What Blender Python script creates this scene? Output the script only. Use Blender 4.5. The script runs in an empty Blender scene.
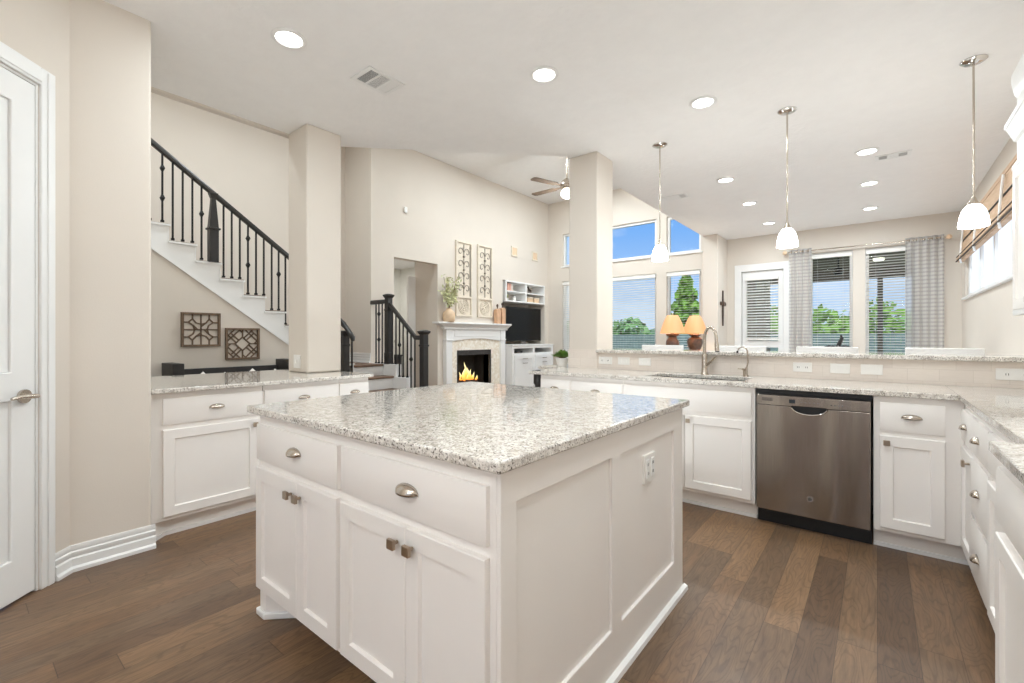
import bpy, bmesh, math, random
from mathutils import Vector, Matrix
PI = math.pi
rnd = random.Random(7)
S = bpy.context.scene
COL = S.collection

# ------------------------------------------------------------------ camera
cam = bpy.data.cameras.new('camera'); cam.sensor_width = 36; cam.lens = 16.0
cam.shift_y = -0.0040; cam.clip_start = 0.05; cam.clip_end = 400
co = bpy.data.objects.new('camera', cam); COL.objects.link(co)
co.location = (0, 0, 1.22); co.rotation_euler = (PI/2, 0, math.radians(38.76))
S.camera = co
# ------------------------------------------------------------------ colour, exposure, sampling
S.view_settings.view_transform = 'Standard'; S.view_settings.look = 'None'
S.view_settings.gamma = 1.0; S.view_settings.use_curve_mapping = False
S.view_settings.exposure = 0.2
S.cycles.max_bounces = 12; S.cycles.diffuse_bounces = 7; S.cycles.glossy_bounces = 4
S.cycles.transparent_max_bounces = 24; S.cycles.sample_clamp_indirect = 8
S.cycles.use_denoising = True
S.cycles.caustics_reflective = False; S.cycles.caustics_refractive = False

# ------------------------------------------------------------------ node helpers
def new_mat(name):
    m = bpy.data.materials.new(name); m.use_nodes = True
    nt = m.node_tree; nt.nodes.clear()
    out = nt.nodes.new('ShaderNodeOutputMaterial')
    return m, nt, out
def N(nt, typ, **kw):
    n = nt.nodes.new(typ)
    for k, v in kw.items(): setattr(n, k, v)
    return n
def L(nt, a, b): nt.links.new(a, b)
def math_n(nt, op, a, b=None, c=None):
    n = N(nt, 'ShaderNodeMath', operation=op)
    for i, v in enumerate((a, b, c)):
        if v is None: continue
        if isinstance(v, (int, float)): n.inputs[i].default_value = v
        else: L(nt, v, n.inputs[i])
    return n.outputs[0]
def ramp(nt, fac, stops, interp='LINEAR'):
    r = N(nt, 'ShaderNodeValToRGB'); r.color_ramp.interpolation = interp
    e = r.color_ramp.elements
    while len(e) < len(stops): e.new(0.5)
    for el, (p, c) in zip(e, stops):
        el.position = p; el.color = (*c, 1) if len(c) == 3 else c
    L(nt, fac, r.inputs[0]); return r.outputs[0]
def srgb(r, g, b):
    f = lambda c: ((c/255+0.055)/1.055)**2.4 if c > 10 else c/255/12.92
    return (f(r), f(g), f(b))
def principled(nt, out, col=(.8, .8, .8), rough=.5, metal=0, spec=.5):
    p = N(nt, 'ShaderNodeBsdfPrincipled')
    p.inputs['Base Color'].default_value = (*col, 1)
    p.inputs['Roughness'].default_value = rough; p.inputs['Metallic'].default_value = metal
    p.inputs['Specular IOR Level'].default_value = spec
    L(nt, p.outputs[0], out.inputs[0]); return p
def coords(nt, kind='Object'): return N(nt, 'ShaderNodeTexCoord').outputs[kind]
def noise(nt, vec, scale, detail=3, rough=.5, out='Fac'):
    n = N(nt, 'ShaderNodeTexNoise'); n.inputs['Scale'].default_value = scale
    n.inputs['Detail'].default_value = detail; n.inputs['Roughness'].default_value = rough
    L(nt, vec, n.inputs['Vector']); return n.outputs[out]
def mapping(nt, vec, scale=(1, 1, 1), rot=(0, 0, 0), loc=(0, 0, 0)):
    m = N(nt, 'ShaderNodeMapping'); m.inputs['Scale'].default_value = scale
    m.inputs['Rotation'].default_value = rot; m.inputs['Location'].default_value = loc
    L(nt, vec, m.inputs[0]); return m.outputs[0]
def bump(nt, p, h, strength=.2, dist=.01):
    b = N(nt, 'ShaderNodeBump'); b.inputs['Strength'].default_value = strength
    b.inputs['Distance'].default_value = dist
    L(nt, h, b.inputs['Height']); L(nt, b.outputs[0], p.inputs['Normal'])
def mixc(nt, fac, a, b, mode='MIX'):
    n = N(nt, 'ShaderNodeMix', data_type='RGBA', blend_type=mode)
    for s, v in ((n.inputs[0], fac), (n.inputs[6], a), (n.inputs[7], b)):
        if isinstance(v, (int, float)): s.default_value = v
        elif isinstance(v, tuple): s.default_value = (*v, 1) if len(v) == 3 else v
        else: L(nt, v, s)
    return n.outputs[2]
MATS = {}
def plain(name, col, rough=.5, metal=0, spec=.5, vary=.04, scale=6, bstr=0, bscale=80):
    """a painted / plain surface with a faint procedural variation"""
    m, nt, out = new_mat(name); p = principled(nt, out, col, rough, metal, spec)
    v = coords(nt)
    f = noise(nt, v, scale, 3)
    lo = tuple(c*(1-vary) for c in col); hi = tuple(min(1, c*(1+vary)) for c in col)
    L(nt, ramp(nt, f, [(.3, lo), (.7, hi)]), p.inputs['Base Color'])
    if bstr: bump(nt, p, noise(nt, v, bscale, 4), bstr, .008)
    MATS[name] = m; return m
def emis(name, col, strength, base=None):
    m, nt, out = new_mat(name); p = principled(nt, out, base or col, .4)
    p.inputs['Emission Color'].default_value = (*col, 1); p.inputs['Emission Strength'].default_value = strength
    MATS[name] = m; return m

# ------------------------------------------------------------------ world (blue sky with drifting cloud)
W = bpy.data.worlds.new('sky'); S.world = W; W.use_nodes = True
nt = W.node_tree; nt.nodes.clear()
wo = N(nt, 'ShaderNodeOutputWorld'); bg = N(nt, 'ShaderNodeBackground')
tc = coords(nt, 'Generated')
sep = N(nt, 'ShaderNodeSeparateXYZ'); L(nt, tc, sep.inputs[0])
skyc = ramp(nt, sep.outputs[2], [(0.0, srgb(208, 222, 243)), (.10, srgb(176, 204, 245)), (.22, srgb(128, 178, 244)), (.6, srgb(88, 150, 232))])
cl = noise(nt, mapping(nt, tc, (1.4, 1.4, 3.6), (0, 0, 0.6)), 2.3, 6, .55)
clf = ramp(nt, cl, [(.46, (0, 0, 0)), (.62, (1, 1, 1))])
skyc = mixc(nt, math_n(nt, 'MULTIPLY', clf, .8), skyc, srgb(222, 231, 250))
L(nt, skyc, bg.inputs[0]); bg.inputs[1].default_value = 0.98
L(nt, bg.outputs[0], wo.inputs[0])
# ------------------------------------------------------------------ sun (behind the house, over the trees)
sl = bpy.data.lights.new('sun', 'SUN'); sl.energy = 4.0; sl.angle = .02; sl.color = (1, .96, .9)
so = bpy.data.objects.new('sun', sl); COL.objects.link(so); so.rotation_euler = (math.radians(46), 0, math.radians(33))
# lamp levels (watts); the floor lamps and uplighters are added fill
W_CAN, W_FLOOR_FILL, W_TABLE, W_FAN, W_UP_FILL = 11.8, 13.0, 7.0, 22.0, 6.8

# ------------------------------------------------------------------ mesh builder
class MB:
    def __init__(s): s.bm = bmesh.new(); s.M = Matrix.Identity(4)
    def v(s, p): return s.bm.verts.new(s.M @ Vector(p))
    def face(s, vs, smooth=False):
        try:
            f = s.bm.faces.new(vs); f.smooth = smooth; return f
        except ValueError: return None
    def box(s, x0, x1, y0, y1, z0, z1):
        v = [s.v((x, y, z)) for z in (z0, z1) for y in (y0, y1) for x in (x0, x1)]
        for q in ((0, 2, 3, 1), (4, 5, 7, 6), (0, 1, 5, 4), (2, 6, 7, 3), (0, 4, 6, 2), (1, 3, 7, 5)):
            s.face([v[i] for i in q])
        return s
    def frustum(s, c0, h0, c1, h1):
        """box from a rectangle (centre, half sizes) to another one above it"""
        v = []
        for c, h in ((c0, h0), (c1, h1)):
            for sy in (-1, 1):
                for sx in (-1, 1): v.append(s.v((c[0]+sx*h[0], c[1]+sy*h[1], c[2])))
        for q in ((0, 2, 3, 1), (4, 5, 7, 6), (0, 1, 5, 4), (2, 6, 7, 3), (0, 4, 6, 2), (1, 3, 7, 5)):
            s.face([v[i] for i in q])
        return s
    def prism(s, poly, axis, a, b):
        """polygon (2-D) pushed along an axis; the two polygon coordinates are the other axes in xyz order"""
        def P(p, t):
            q = list(p); q.insert('xyz'.index(axis), t); return q
        A = [s.v(P(p, a)) for p in poly]; B = [s.v(P(p, b)) for p in poly]
        n = len(poly)
        s.face(A); s.face(B[::-1])
        for i in range(n): s.face([A[i], B[i], B[(i+1) % n], A[(i+1) % n]])
        return s
    def cyl(s, p0, p1, r0, r1=None, seg=16, caps=True):
        if r1 is None: r1 = r0
        p0, p1 = Vector(p0), Vector(p1); d = (p1-p0).normalized()
        u = d.orthogonal().normalized(); w = d.cross(u)
        A = [s.v(p0+(u*math.cos(2*PI*i/seg)+w*math.sin(2*PI*i/seg))*r0) for i in range(seg)]
        B = [s.v(p1+(u*math.cos(2*PI*i/seg)+w*math.sin(2*PI*i/seg))*r1) for i in range(seg)]
        for i in range(seg): s.face([A[i], A[(i+1) % seg], B[(i+1) % seg], B[i]], True)
        if caps: s.face(A[::-1]); s.face(B)
        return s
    def tube(s, pts, r, seg=10, closed=False):
        pts = [Vector(p) for p in pts]; n = len(pts); rings = []
        rr = r if isinstance(r, (list, tuple)) else [r]*n
        prev = None
        for i, p in enumerate(pts):
            a = pts[i-1] if (i or closed) else p
            b = pts[(i+1) % n] if (i < n-1 or closed) else p
            d = (b-a).normalized()
            u = d.orthogonal().normalized() if prev is None else (prev-d*prev.dot(d)).normalized()
            prev = u; w = d.cross(u)
            rings.append([s.v(p+(u*math.cos(2*PI*k/seg)+w*math.sin(2*PI*k/seg))*rr[i]) for k in range(seg)])
        for i in range(n if closed else n-1):
            A, B = rings[i], rings[(i+1) % n]
            for k in range(seg): s.face([A[k], A[(k+1) % seg], B[(k+1) % seg], B[k]], True)
        if not closed: s.face(rings[0][::-1]); s.face(rings[-1])
        return s
    def lathe(s, prof, c=(0, 0, 0), seg=24):
        rings = []
        for r, z in prof:
            if r < 1e-6: rings.append([s.v((c[0], c[1], c[2]+z))])
            else: rings.append([s.v((c[0]+r*math.cos(2*PI*k/seg), c[1]+r*math.sin(2*PI*k/seg), c[2]+z)) for k in range(seg)])
        for A, B in zip(rings, rings[1:]):
            for k in range(seg):
                a0, a1 = A[k % len(A)], A[(k+1) % len(A)]; b0, b1 = B[k % len(B)], B[(k+1) % len(B)]
                vs = []
                for q in (a0, a1, b1, b0):
                    if q not in vs: vs.append(q)
                if len(vs) > 2: s.face(vs, True)
        return s
    def ball(s, c, r, sub=2, sc=(1, 1, 1)):
        g = bmesh.ops.create_icosphere(s.bm, subdivisions=sub, radius=r)
        for q in g['verts']: q.co = s.M @ Vector((c[0]+q.co.x*sc[0], c[1]+q.co.y*sc[1], c[2]+q.co.z*sc[2]))
        for q in g['verts']:
            for f in q.link_faces: f.smooth = True
        return s
    def build(s, name, mat, parent=None, bevel=0, loc=None, rz=None, seg=2, solid=0):
        bmesh.ops.recalc_face_normals(s.bm, faces=s.bm.faces)
        me = bpy.data.meshes.new(name); s.bm.to_mesh(me); s.bm.free()
        if isinstance(mat, str): mat = MATS[mat]
        me.materials.append(mat)
        me.set_sharp_from_angle(angle=math.radians(42))
        o = bpy.data.objects.new(name, me); COL.objects.link(o)
        if parent: o.parent = parent
        if loc: o.location = loc
        if rz is not None: o.rotation_euler = (0, 0, rz)
        if solid:
            mo = o.modifiers.new('thick', 'SOLIDIFY'); mo.thickness = solid
        if bevel:
            mo = o.modifiers.new('edge', 'BEVEL'); mo.width = bevel; mo.segments = seg
            mo.limit_method = 'ANGLE'; mo.angle_limit = math.radians(35); mo.harden_normals = False
        return o
def cells(mb, axis, a, b, r, holes, cuts=()):
    """a slab between a and b on an axis, over rectangle r=(u0,u1,v0,v1), with rectangular holes"""
    us = sorted({r[0], r[1], *[h[0] for h in holes], *[h[1] for h in holes]})
    vs = sorted({r[2], r[3], *[h[2] for h in holes], *[h[3] for h in holes]})
    us = [u for u in us if r[0] <= u <= r[1]]; vs = [v for v in vs if r[2] <= v <= r[3]]
    def solid(i, j):
        if i < 0 or j < 0 or i >= len(us)-1 or j >= len(vs)-1: return False
        cu, cv = (us[i]+us[i+1])/2, (vs[j]+vs[j+1])/2
        return not any(h[0] < cu < h[1] and h[2] < cv < h[3] for h in holes)
    cache = {}
    def V(i, j, t):
        k = (i, j, t)
        if k not in cache:
            q = [us[i], vs[j]]; q.insert('xyz'.index(axis), t); cache[k] = mb.v(q)
        return cache[k]
    for i in range(len(us)-1):
        for j in range(len(vs)-1):
            if not solid(i, j): continue
            for t in (a, b): mb.face([V(i, j, t), V(i+1, j, t), V(i+1, j+1, t), V(i, j+1, t)])
            for di, dj, e in ((-1, 0, ((i, j), (i, j+1))), (1, 0, ((i+1, j), (i+1, j+1))), (0, -1, ((i, j), (i+1, j))), (0, 1, ((i, j+1), (i+1, j+1)))):
                if not solid(i+di, j+dj):
                    (p, q), (k, l) = e
                    mb.face([V(p, q, a), V(k, l, a), V(k, l, b), V(p, q, b)])
    return mb
def thing(name, label, cat, loc=(0, 0, 0), rz=0, group=None):
    o = bpy.data.objects.new(name, None); COL.objects.link(o)
    o.location = loc; o.rotation_euler = (0, 0, rz); o.empty_display_size = .1
    return tag(o, label, cat, group)
def tag(o, label, cat, group=None):
    o['label'] = label; o['category'] = cat
    if group: o['group'] = group
    return o
def struct(o): o['kind'] = 'structure'; return o
def dup(root, loc, rz=None, label=None, group=None):
    r = root.copy(); COL.objects.link(r); r.location = loc
    if rz is not None: r.rotation_euler = (0, 0, rz)
    if label: r['label'] = label
    if group: r['group'] = group
    for ch in list(root.children):
        c = ch.copy(); COL.objects.link(c); c.parent = r
        for g in list(ch.children):
            d = g.copy(); COL.objects.link(d); d.parent = c
    return r
def lamp(kind, name, loc, watts, col=(.875, .96, 1.0), size=.1, rot=(0, 0, 0), parent=None):
    l = bpy.data.lights.new(name, kind); l.energy = watts; l.color = col
    if kind == 'AREA': l.shape = 'DISK'; l.size = size
    else: l.shadow_soft_size = size
    o = bpy.data.objects.new(name, l); COL.objects.link(o); o.location = loc; o.rotation_euler = rot
    if parent: o.parent = parent
    return o

# ------------------------------------------------------------------ materials
WALL = srgb(217, 209, 199)
plain('wall_paint', WALL, .85, spec=.2, vary=.015, scale=2, bstr=.06, bscale=140)
plain('ceiling_paint', srgb(240, 239, 238), .9, spec=.15, vary=.012, scale=9, bstr=.5, bscale=24)
plain('white_trim', srgb(233, 233, 232), .4, vary=.01)
plain('cabinet_white', srgb(238, 234, 230), .38, vary=.012, scale=3)
plain('black_wood', srgb(38, 36, 35), .38, vary=.12, scale=20)
plain('iron', srgb(28, 27, 27), .45, metal=.4)
plain('nickel', srgb(196, 186, 174), .24, metal=1, vary=.03)
plain('bronze_knob', srgb(176, 160, 142), .3, metal=1)
plain('chrome', srgb(215, 213, 210), .12, metal=1)
plain('black_plastic', srgb(16, 17, 18), .35)
plain('tv_glass', srgb(5, 5, 6), .2, spec=.25)
plain('grey_plastic', srgb(120, 116, 112), .4)
plain('white_plastic', srgb(236, 234, 230), .35)
plain('slot_dark', srgb(60, 56, 52), .6)
plain('vent_shade', srgb(52, 49, 46), .7)
plain('old_wood', srgb(112, 92, 74), .75, vary=.25, scale=30)
plain('dark_carved', srgb(74, 60, 50), .65, vary=.3, scale=40)
plain('bench_wood', srgb(46, 44, 44), .5, vary=.15, scale=12)
plain('pillow_cloth', srgb(226, 222, 216), .9, vary=.03)
plain('whitewash', srgb(222, 212, 196), .8, vary=.08, scale=25)
plain('scroll_grey', srgb(150, 141, 130), .7, vary=.2, scale=40)
plain('tan_ceramic', srgb(224, 196, 164), .55, vary=.08, scale=20)
plain('copper_ceramic', srgb(206, 166, 134), .4, vary=.1, scale=15)
plain('lamp_bronze', srgb(92, 70, 58), .4, vary=.3, scale=25)
plain('leaf_green', srgb(110, 146, 62), .6, vary=.35, scale=18)
plain('leaf_pale', srgb(206, 208, 164), .6, vary=.3, scale=18)
plain('stem_brown', srgb(118, 98, 72), .8)
plain('table_wood', srgb(120, 88, 60), .5, vary=.15, scale=14)
plain('stair_tread', srgb(112, 86, 68), .45, vary=.15, scale=14)
plain('grass', srgb(104, 128, 62), .95, vary=.3, scale=1.5)
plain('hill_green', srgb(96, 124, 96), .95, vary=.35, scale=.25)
plain('fence_wood', srgb(116, 132, 132), .85, vary=.2, scale=4)
plain('patio_paint', srgb(120, 106, 92), .8, vary=.05)
plain('patio_slab', srgb(186, 178, 168), .9, vary=.08)
plain('tree_green', srgb(112, 150, 58), .8, vary=.5, scale=3)
plain('tree_dark', srgb(112, 150, 92), .8, vary=.5, scale=3)
plain('bark', srgb(92, 74, 58), .9, vary=.2, scale=8)
plain('book_white', srgb(236, 228, 222), .7); plain('book_pink', srgb(232, 178, 160), .7); plain('book_dark', srgb(84, 74, 60), .7)
plain('log_bark', srgb(70, 48, 34), .9, vary=.4, scale=30)
plain('firebox_black', srgb(54, 50, 48), .8, vary=.2, scale=20)
emis('can_glow', (1, .98, .95), 8.0, (.9, .9, .9)); emis('pendant_glass', (.98, .98, .96), 18.0, (.9, .88, .85)); emis('fan_globe', (1, .95, .86), 4.0)
emis('shade_linen', srgb(238, 160, 96), .40, srgb(206, 156, 112))
emis('ember', (1, .25, .04), 2.5)
emis('patio_lamp', (1, .93, .78), 2.5)
emis('display_black', (.1, .3, .4), .02, (.01, .01, .012))

def mk_flame():
    m, nt, out = new_mat('flame'); e = N(nt, 'ShaderNodeEmission')
    g = N(nt, 'ShaderNodeSeparateXYZ'); L(nt, coords(nt, 'Generated'), g.inputs[0])
    L(nt, ramp(nt, g.outputs[2], [(0, (1, .24, .03)), (.35, (1, .55, .1)), (.75, (1, .85, .4))]), e.inputs[0])
    e.inputs[1].default_value = 1.5; L(nt, e.outputs[0], out.inputs[0]); MATS['flame'] = m
mk_flame()
def mk_floor():
    m, nt, out = new_mat('plank_floor'); p = principled(nt, out, rough=.32, spec=.4)
    sp = N(nt, 'ShaderNodeSeparateXYZ'); v = coords(nt); L(nt, v, sp.inputs[0])
    w, ln = .127, 1.25
    ax = math_n(nt, 'DIVIDE', sp.outputs[0], w); ix = math_n(nt, 'FLOOR', ax)
    wn = N(nt, 'ShaderNodeTexWhiteNoise', noise_dimensions='1D'); L(nt, ix, wn.inputs['W'])
    ay = math_n(nt, 'ADD', math_n(nt, 'DIVIDE', sp.outputs[1], ln), math_n(nt, 'MULTIPLY', wn.outputs[0], 7.3)); iy = math_n(nt, 'FLOOR', ay)
    cb = N(nt, 'ShaderNodeCombineXYZ'); L(nt, ix, cb.inputs[0]); L(nt, iy, cb.inputs[1])
    w2 = N(nt, 'ShaderNodeTexWhiteNoise', noise_dimensions='2D'); L(nt, cb.outputs[0], w2.inputs['Vector'])
    # grain: stretched noise + rings, shifted per plank
    off = N(nt, 'ShaderNodeVectorMath', operation='SCALE'); L(nt, w2.outputs['Color'], off.inputs[0]); off.inputs['Scale'].default_value = 13.0
    ad = N(nt, 'ShaderNodeVectorMath', operation='ADD'); L(nt, v, ad.inputs[0]); L(nt, off.outputs[0], ad.inputs[1])
    gv = mapping(nt, ad.outputs[0], (34, 3.2, 1)); g1 = noise(nt, gv, 1.8, 6, .68)
    gv2 = mapping(nt, ad.outputs[0], (5.0, .9, 1)); g2 = noise(nt, gv2, 1.5, 2, .5)
    rings = math_n(nt, 'SINE', math_n(nt, 'ADD', math_n(nt, 'MULTIPLY', g2, 150.0), math_n(nt, 'MULTIPLY', g1, 5.0)))
    base = ramp(nt, w2.outputs[0], [(0, srgb(96, 75, 58)), (.3, srgb(126, 98, 73)), (.6, srgb(112, 90, 70)), (.85, srgb(136, 107, 79)), (1, srgb(101, 83, 67))])
    c1 = mixc(nt, 1.0, base, ramp(nt, g1, [(.25, (.58, .57, .56)), (.75, (1.28, 1.27, 1.26))]), 'MULTIPLY')
    c2 = mixc(nt, .48, c1, ramp(nt, rings, [(.45, (1.06, 1.06, 1.06)), (.95, (.60, .58, .55))]), 'MULTIPLY')
    ex = math_n(nt, 'ABSOLUTE', math_n(nt, 'SUBTRACT', math_n(nt, 'FRACT', ax), .5))
    ey = math_n(nt, 'ABSOLUTE', math_n(nt, 'SUBTRACT', math_n(nt, 'FRACT', ay), .5))
    gap = math_n(nt, 'MAXIMUM', math_n(nt, 'GREATER_THAN', ex, .491), math_n(nt, 'GREATER_THAN', ey, .4988))
    c3 = mixc(nt, math_n(nt, 'MULTIPLY', gap, .65), c2, srgb(52, 38, 30))
    L(nt, c3, p.inputs['Base Color'])
    L(nt, ramp(nt, g1, [(.2, (.30,)*3), (.8, (.46,)*3)]), p.inputs['Roughness'])
    bump(nt, p, math_n(nt, 'SUBTRACT', g1, math_n(nt, 'MULTIPLY', gap, 1.5)), .12, .003)
    MATS['plank_floor'] = m
mk_floor()
def mk_granite():
    m, nt, out = new_mat('granite'); p = principled(nt, out, rough=.09, spec=.55)
    v = coords(nt)
    n1 = noise(nt, v, 34, 5, .7); n2 = noise(nt, mapping(nt, v, loc=(3, 1, 7)), 150, 3, .6); n3 = noise(nt, mapping(nt, v, loc=(9, 4, 2)), 75, 4, .65)
    vo = N(nt, 'ShaderNodeTexVoronoi'); vo.inputs['Scale'].default_value = 210; L(nt, v, vo.inputs[0])
    c = ramp(nt, n1, [(.34, srgb(172, 164, 154)), (.47, srgb(208, 202, 194)), (.62, srgb(232, 228, 221))])
    c = mixc(nt, ramp(nt, n3, [(.54, (0,)*3), (.64, (.6,)*3)]), c, srgb(146, 137, 126))
    c = mixc(nt, ramp(nt, n2, [(.57, (0,)*3), (.66, (.78,)*3)]), c, srgb(70, 64, 60))
    vs = N(nt, 'ShaderNodeSeparateColor'); L(nt, vo.outputs['Color'], vs.inputs[0])
    c = mixc(nt, ramp(nt, vs.outputs[0], [(.84, (0,)*3), (.90, (.8,)*3)]), c, srgb(240, 236, 230))
    c = mixc(nt, ramp(nt, vs.outputs[1], [(.90, (0,)*3), (.94, (.85,)*3)]), c, srgb(76, 67, 60))
    p.inputs['IOR'].default_value = 1.6; p.inputs['Coat Weight'].default_value = .35; p.inputs['Coat Roughness'].default_value = .04
    L(nt, c, p.inputs['Base Color']); MATS['granite'] = m
mk_granite()
def mk_tile():
    m, nt, out = new_mat('travertine_tile'); p = principled(nt, out, rough=.45)
    v = mapping(nt, coords(nt), rot=(PI/2, 0, 0))
    b = N(nt, 'ShaderNodeTexBrick'); L(nt, v, b.inputs[0]); b.offset = .5
    b.inputs['Scale'].default_value = 1; b.inputs['Brick Width'].default_value = .155; b.inputs['Row Height'].default_value = .078
    b.inputs['Mortar Size'].default_value = .0015; b.inputs['Bias'].default_value = 0
    b.inputs['Color1'].default_value = (*srgb(228, 219, 210), 1); b.inputs['Color2'].default_value = (*srgb(222, 212, 203), 1)
    b.inputs['Mortar'].default_value = (*srgb(214, 204, 194), 1)
    f = noise(nt, mapping(nt, coords(nt), (4, 4, 22)), 5, 5, .6)
    L(nt, mixc(nt, .5, b.outputs[0], ramp(nt, f, [(.3, (.94, .93, .92)), (.7, (1.04, 1.04, 1.04))]), 'MULTIPLY'), p.inputs['Base Color'])
    MATS['travertine_tile'] = m
    m2, nt, out = new_mat('mosaic_stone'); p = principled(nt, out, rough=.5)
    vo = N(nt, 'ShaderNodeTexVoronoi'); vo.inputs['Scale'].default_value = 26; L(nt, coords(nt), vo.inputs[0])
    s = N(nt, 'ShaderNodeSeparateColor'); L(nt, vo.outputs['Color'], s.inputs[0])
    L(nt, ramp(nt, s.outputs[0], [(0, srgb(228, 217, 199)), (.5, srgb(238, 230, 216)), (1, srgb(246, 241, 232))]), p.inputs['Base Color'])
    MATS['mosaic_stone'] = m2
mk_tile()
def mk_steel():
    m, nt, out = new_mat('brushed_steel'); p = principled(nt, out, srgb(190, 182, 174), .27, 1)
    f = noise(nt, mapping(nt, coords(nt), (300, 300, 3)), 2, 2, .5)
    L(nt, ramp(nt, f, [(.3, srgb(142, 133, 124)), (.7, srgb(162, 153, 144))]), p.inputs['Base Color'])
    wv = noise(nt, mapping(nt, coords(nt), (6.5, 0, .5), loc=(.8, 0, .2)), 1.0, 0, .3)
    bump(nt, p, wv, .8, .06); MATS['brushed_steel'] = m
mk_steel()
def mk_glass():
    m, nt, out = new_mat('window_glass'); t = N(nt, 'ShaderNodeBsdfTransparent'); g = N(nt, 'ShaderNodeBsdfGlossy'); g.inputs['Roughness'].default_value = .03
    t.inputs[0].default_value = (.93, .97, .97, 1)
    f = N(nt, 'ShaderNodeLayerWeight'); f.inputs[0].default_value = .12
    x = N(nt, 'ShaderNodeMixShader'); L(nt, math_n(nt, 'MULTIPLY', f.outputs[0], .4), x.inputs[0]); L(nt, t.outputs[0], x.inputs[1]); L(nt, g.outputs[0], x.inputs[2])
    L(nt, x.outputs[0], out.inputs[0]); MATS['window_glass'] = m
    m, nt, out = new_mat('frosted_glass'); t = N(nt, 'ShaderNodeBsdfTranslucent'); t.inputs[0].default_value = (.97, .98, .98, 1)
    tr = N(nt, 'ShaderNodeBsdfTransparent'); x = N(nt, 'ShaderNodeMixShader'); x.inputs[0].default_value = .04
    L(nt, t.outputs[0], x.inputs[1]); L(nt, tr.outputs[0], x.inputs[2]); L(nt, x.outputs[0], out.inputs[0]); MATS['frosted_glass'] = m
mk_glass()
def mk_curtain():
    m, nt, out = new_mat('sheer_stripe'); d = N(nt, 'ShaderNodeBsdfDiffuse'); tl = N(nt, 'ShaderNodeBsdfTranslucent'); tr = N(nt, 'ShaderNodeBsdfTransparent')
    sp = N(nt, 'ShaderNodeSeparateXYZ'); L(nt, coords(nt, 'UV'), sp.inputs[0])
    h = math_n(nt, 'GREATER_THAN', math_n(nt, 'FRACT', math_n(nt, 'MULTIPLY', sp.outputs[1], 46)), .55)
    w = math_n(nt, 'GREATER_THAN', math_n(nt, 'FRACT', math_n(nt, 'MULTIPLY', sp.outputs[0], 17)), .72)
    k = math_n(nt, 'MAXIMUM', math_n(nt, 'MULTIPLY', h, .8), math_n(nt, 'MULTIPLY', w, .6))
    c = mixc(nt, k, srgb(252, 251, 249), srgb(172, 172, 174)); L(nt, c, d.inputs[0]); L(nt, c, tl.inputs[0])
    a = N(nt, 'ShaderNodeMixShader'); a.inputs[0].default_value = .4; L(nt, d.outputs[0], a.inputs[1]); L(nt, tl.outputs[0], a.inputs[2])
    b = N(nt, 'ShaderNodeMixShader'); L(nt, math_n(nt, 'SUBTRACT', .50, math_n(nt, 'MULTIPLY', k, .28)), b.inputs[0]); L(nt, a.outputs[0], b.inputs[1]); L(nt, tr.outputs[0], b.inputs[2])
    L(nt, b.outputs[0], out.inputs[0]); MATS['sheer_stripe'] = m
    m, nt, out = new_mat('woven_bamboo'); p = principled(nt, out, rough=.8)
    f = noise(nt, mapping(nt, coords(nt), (6, 6, 160)), 1, 3, .6)
    L(nt, ramp(nt, f, [(.3, srgb(184, 152, 122)), (.55, srgb(206, 176, 148)), (.75, srgb(222, 198, 172))]), p.inputs['Base Color']); MATS['woven_bamboo'] = m
mk_curtain()
def mk_stone():
    m, nt, out = new_mat('stack_stone'); p = principled(nt, out, rough=.9)
    b = N(nt, 'ShaderNodeTexBrick'); L(nt, mapping(nt, coords(nt), rot=(PI/2, 0, 0)), b.inputs[0])
    b.inputs['Scale'].default_value = 1; b.inputs['Brick Width'].default_value = .4; b.inputs['Row Height'].default_value = .17
    b.inputs['Mortar Size'].default_value = .012
    b.inputs['Color1'].default_value = (*srgb(206, 190, 170), 1); b.inputs['Color2'].default_value = (*srgb(150, 132, 116), 1); b.inputs['Mortar'].default_value = (*srgb(190, 184, 176), 1)
    L(nt, b.outputs[0], p.inputs['Base Color']); MATS['stack_stone'] = m
mk_stone()

# ================================================================== SETTING
CZ = 3.05; TALL = 4.25
XL, XR, YB, YF, YW = -5.85, .95, -3.2, 9.2, 8.6       # fireplace wall, right wall, rear, breakfast wall, tall window wall
struct(MB().box(-8.2, XR+.15, YB-.15, YF+.15, -.12, 0).build('floor', 'plank_floor'))
struct(MB().prism([(XR+.15, YB-.1), (XR+.15, YF+.15), (-2.2, YF+.15), (-2.46, YF+.15), (-2.46, 3.93), (-4.13, 2.26), (-4.13, YB-.1)], 'z', CZ, CZ+.12).build('ceiling', 'ceiling_paint'))
struct(MB().box(-8.2, -2.3, .6, YW+.2, TALL, TALL+.12).build('ceiling_living', 'ceiling_paint'))
# upper wall above the kitchen's ceiling edge
struct(MB().prism([(-2.45, YW), (-2.45, 3.925), (-4.12, 2.255), (-4.12, .7), (-4.0, .7), (-4.0, 2.2), (-2.33, 3.87), (-2.33, YW)], 'z', CZ+.125, TALL).build('wall_upper', 'wall_paint'))
struct(MB().box(-4.22, -4.125, .7, 2.2, CZ-.012, CZ+.12).build('trim_1', 'wall_paint', bevel=.02))
# right wall with the clerestory opening
CL = (5.35, 8.85, 1.77, 2.66)
struct(cells(MB(), 'x', XR, XR+.15, (YB-.1, YF+.15, 0, CZ), [CL]).build('wall_right', 'wall_paint'))
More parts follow.
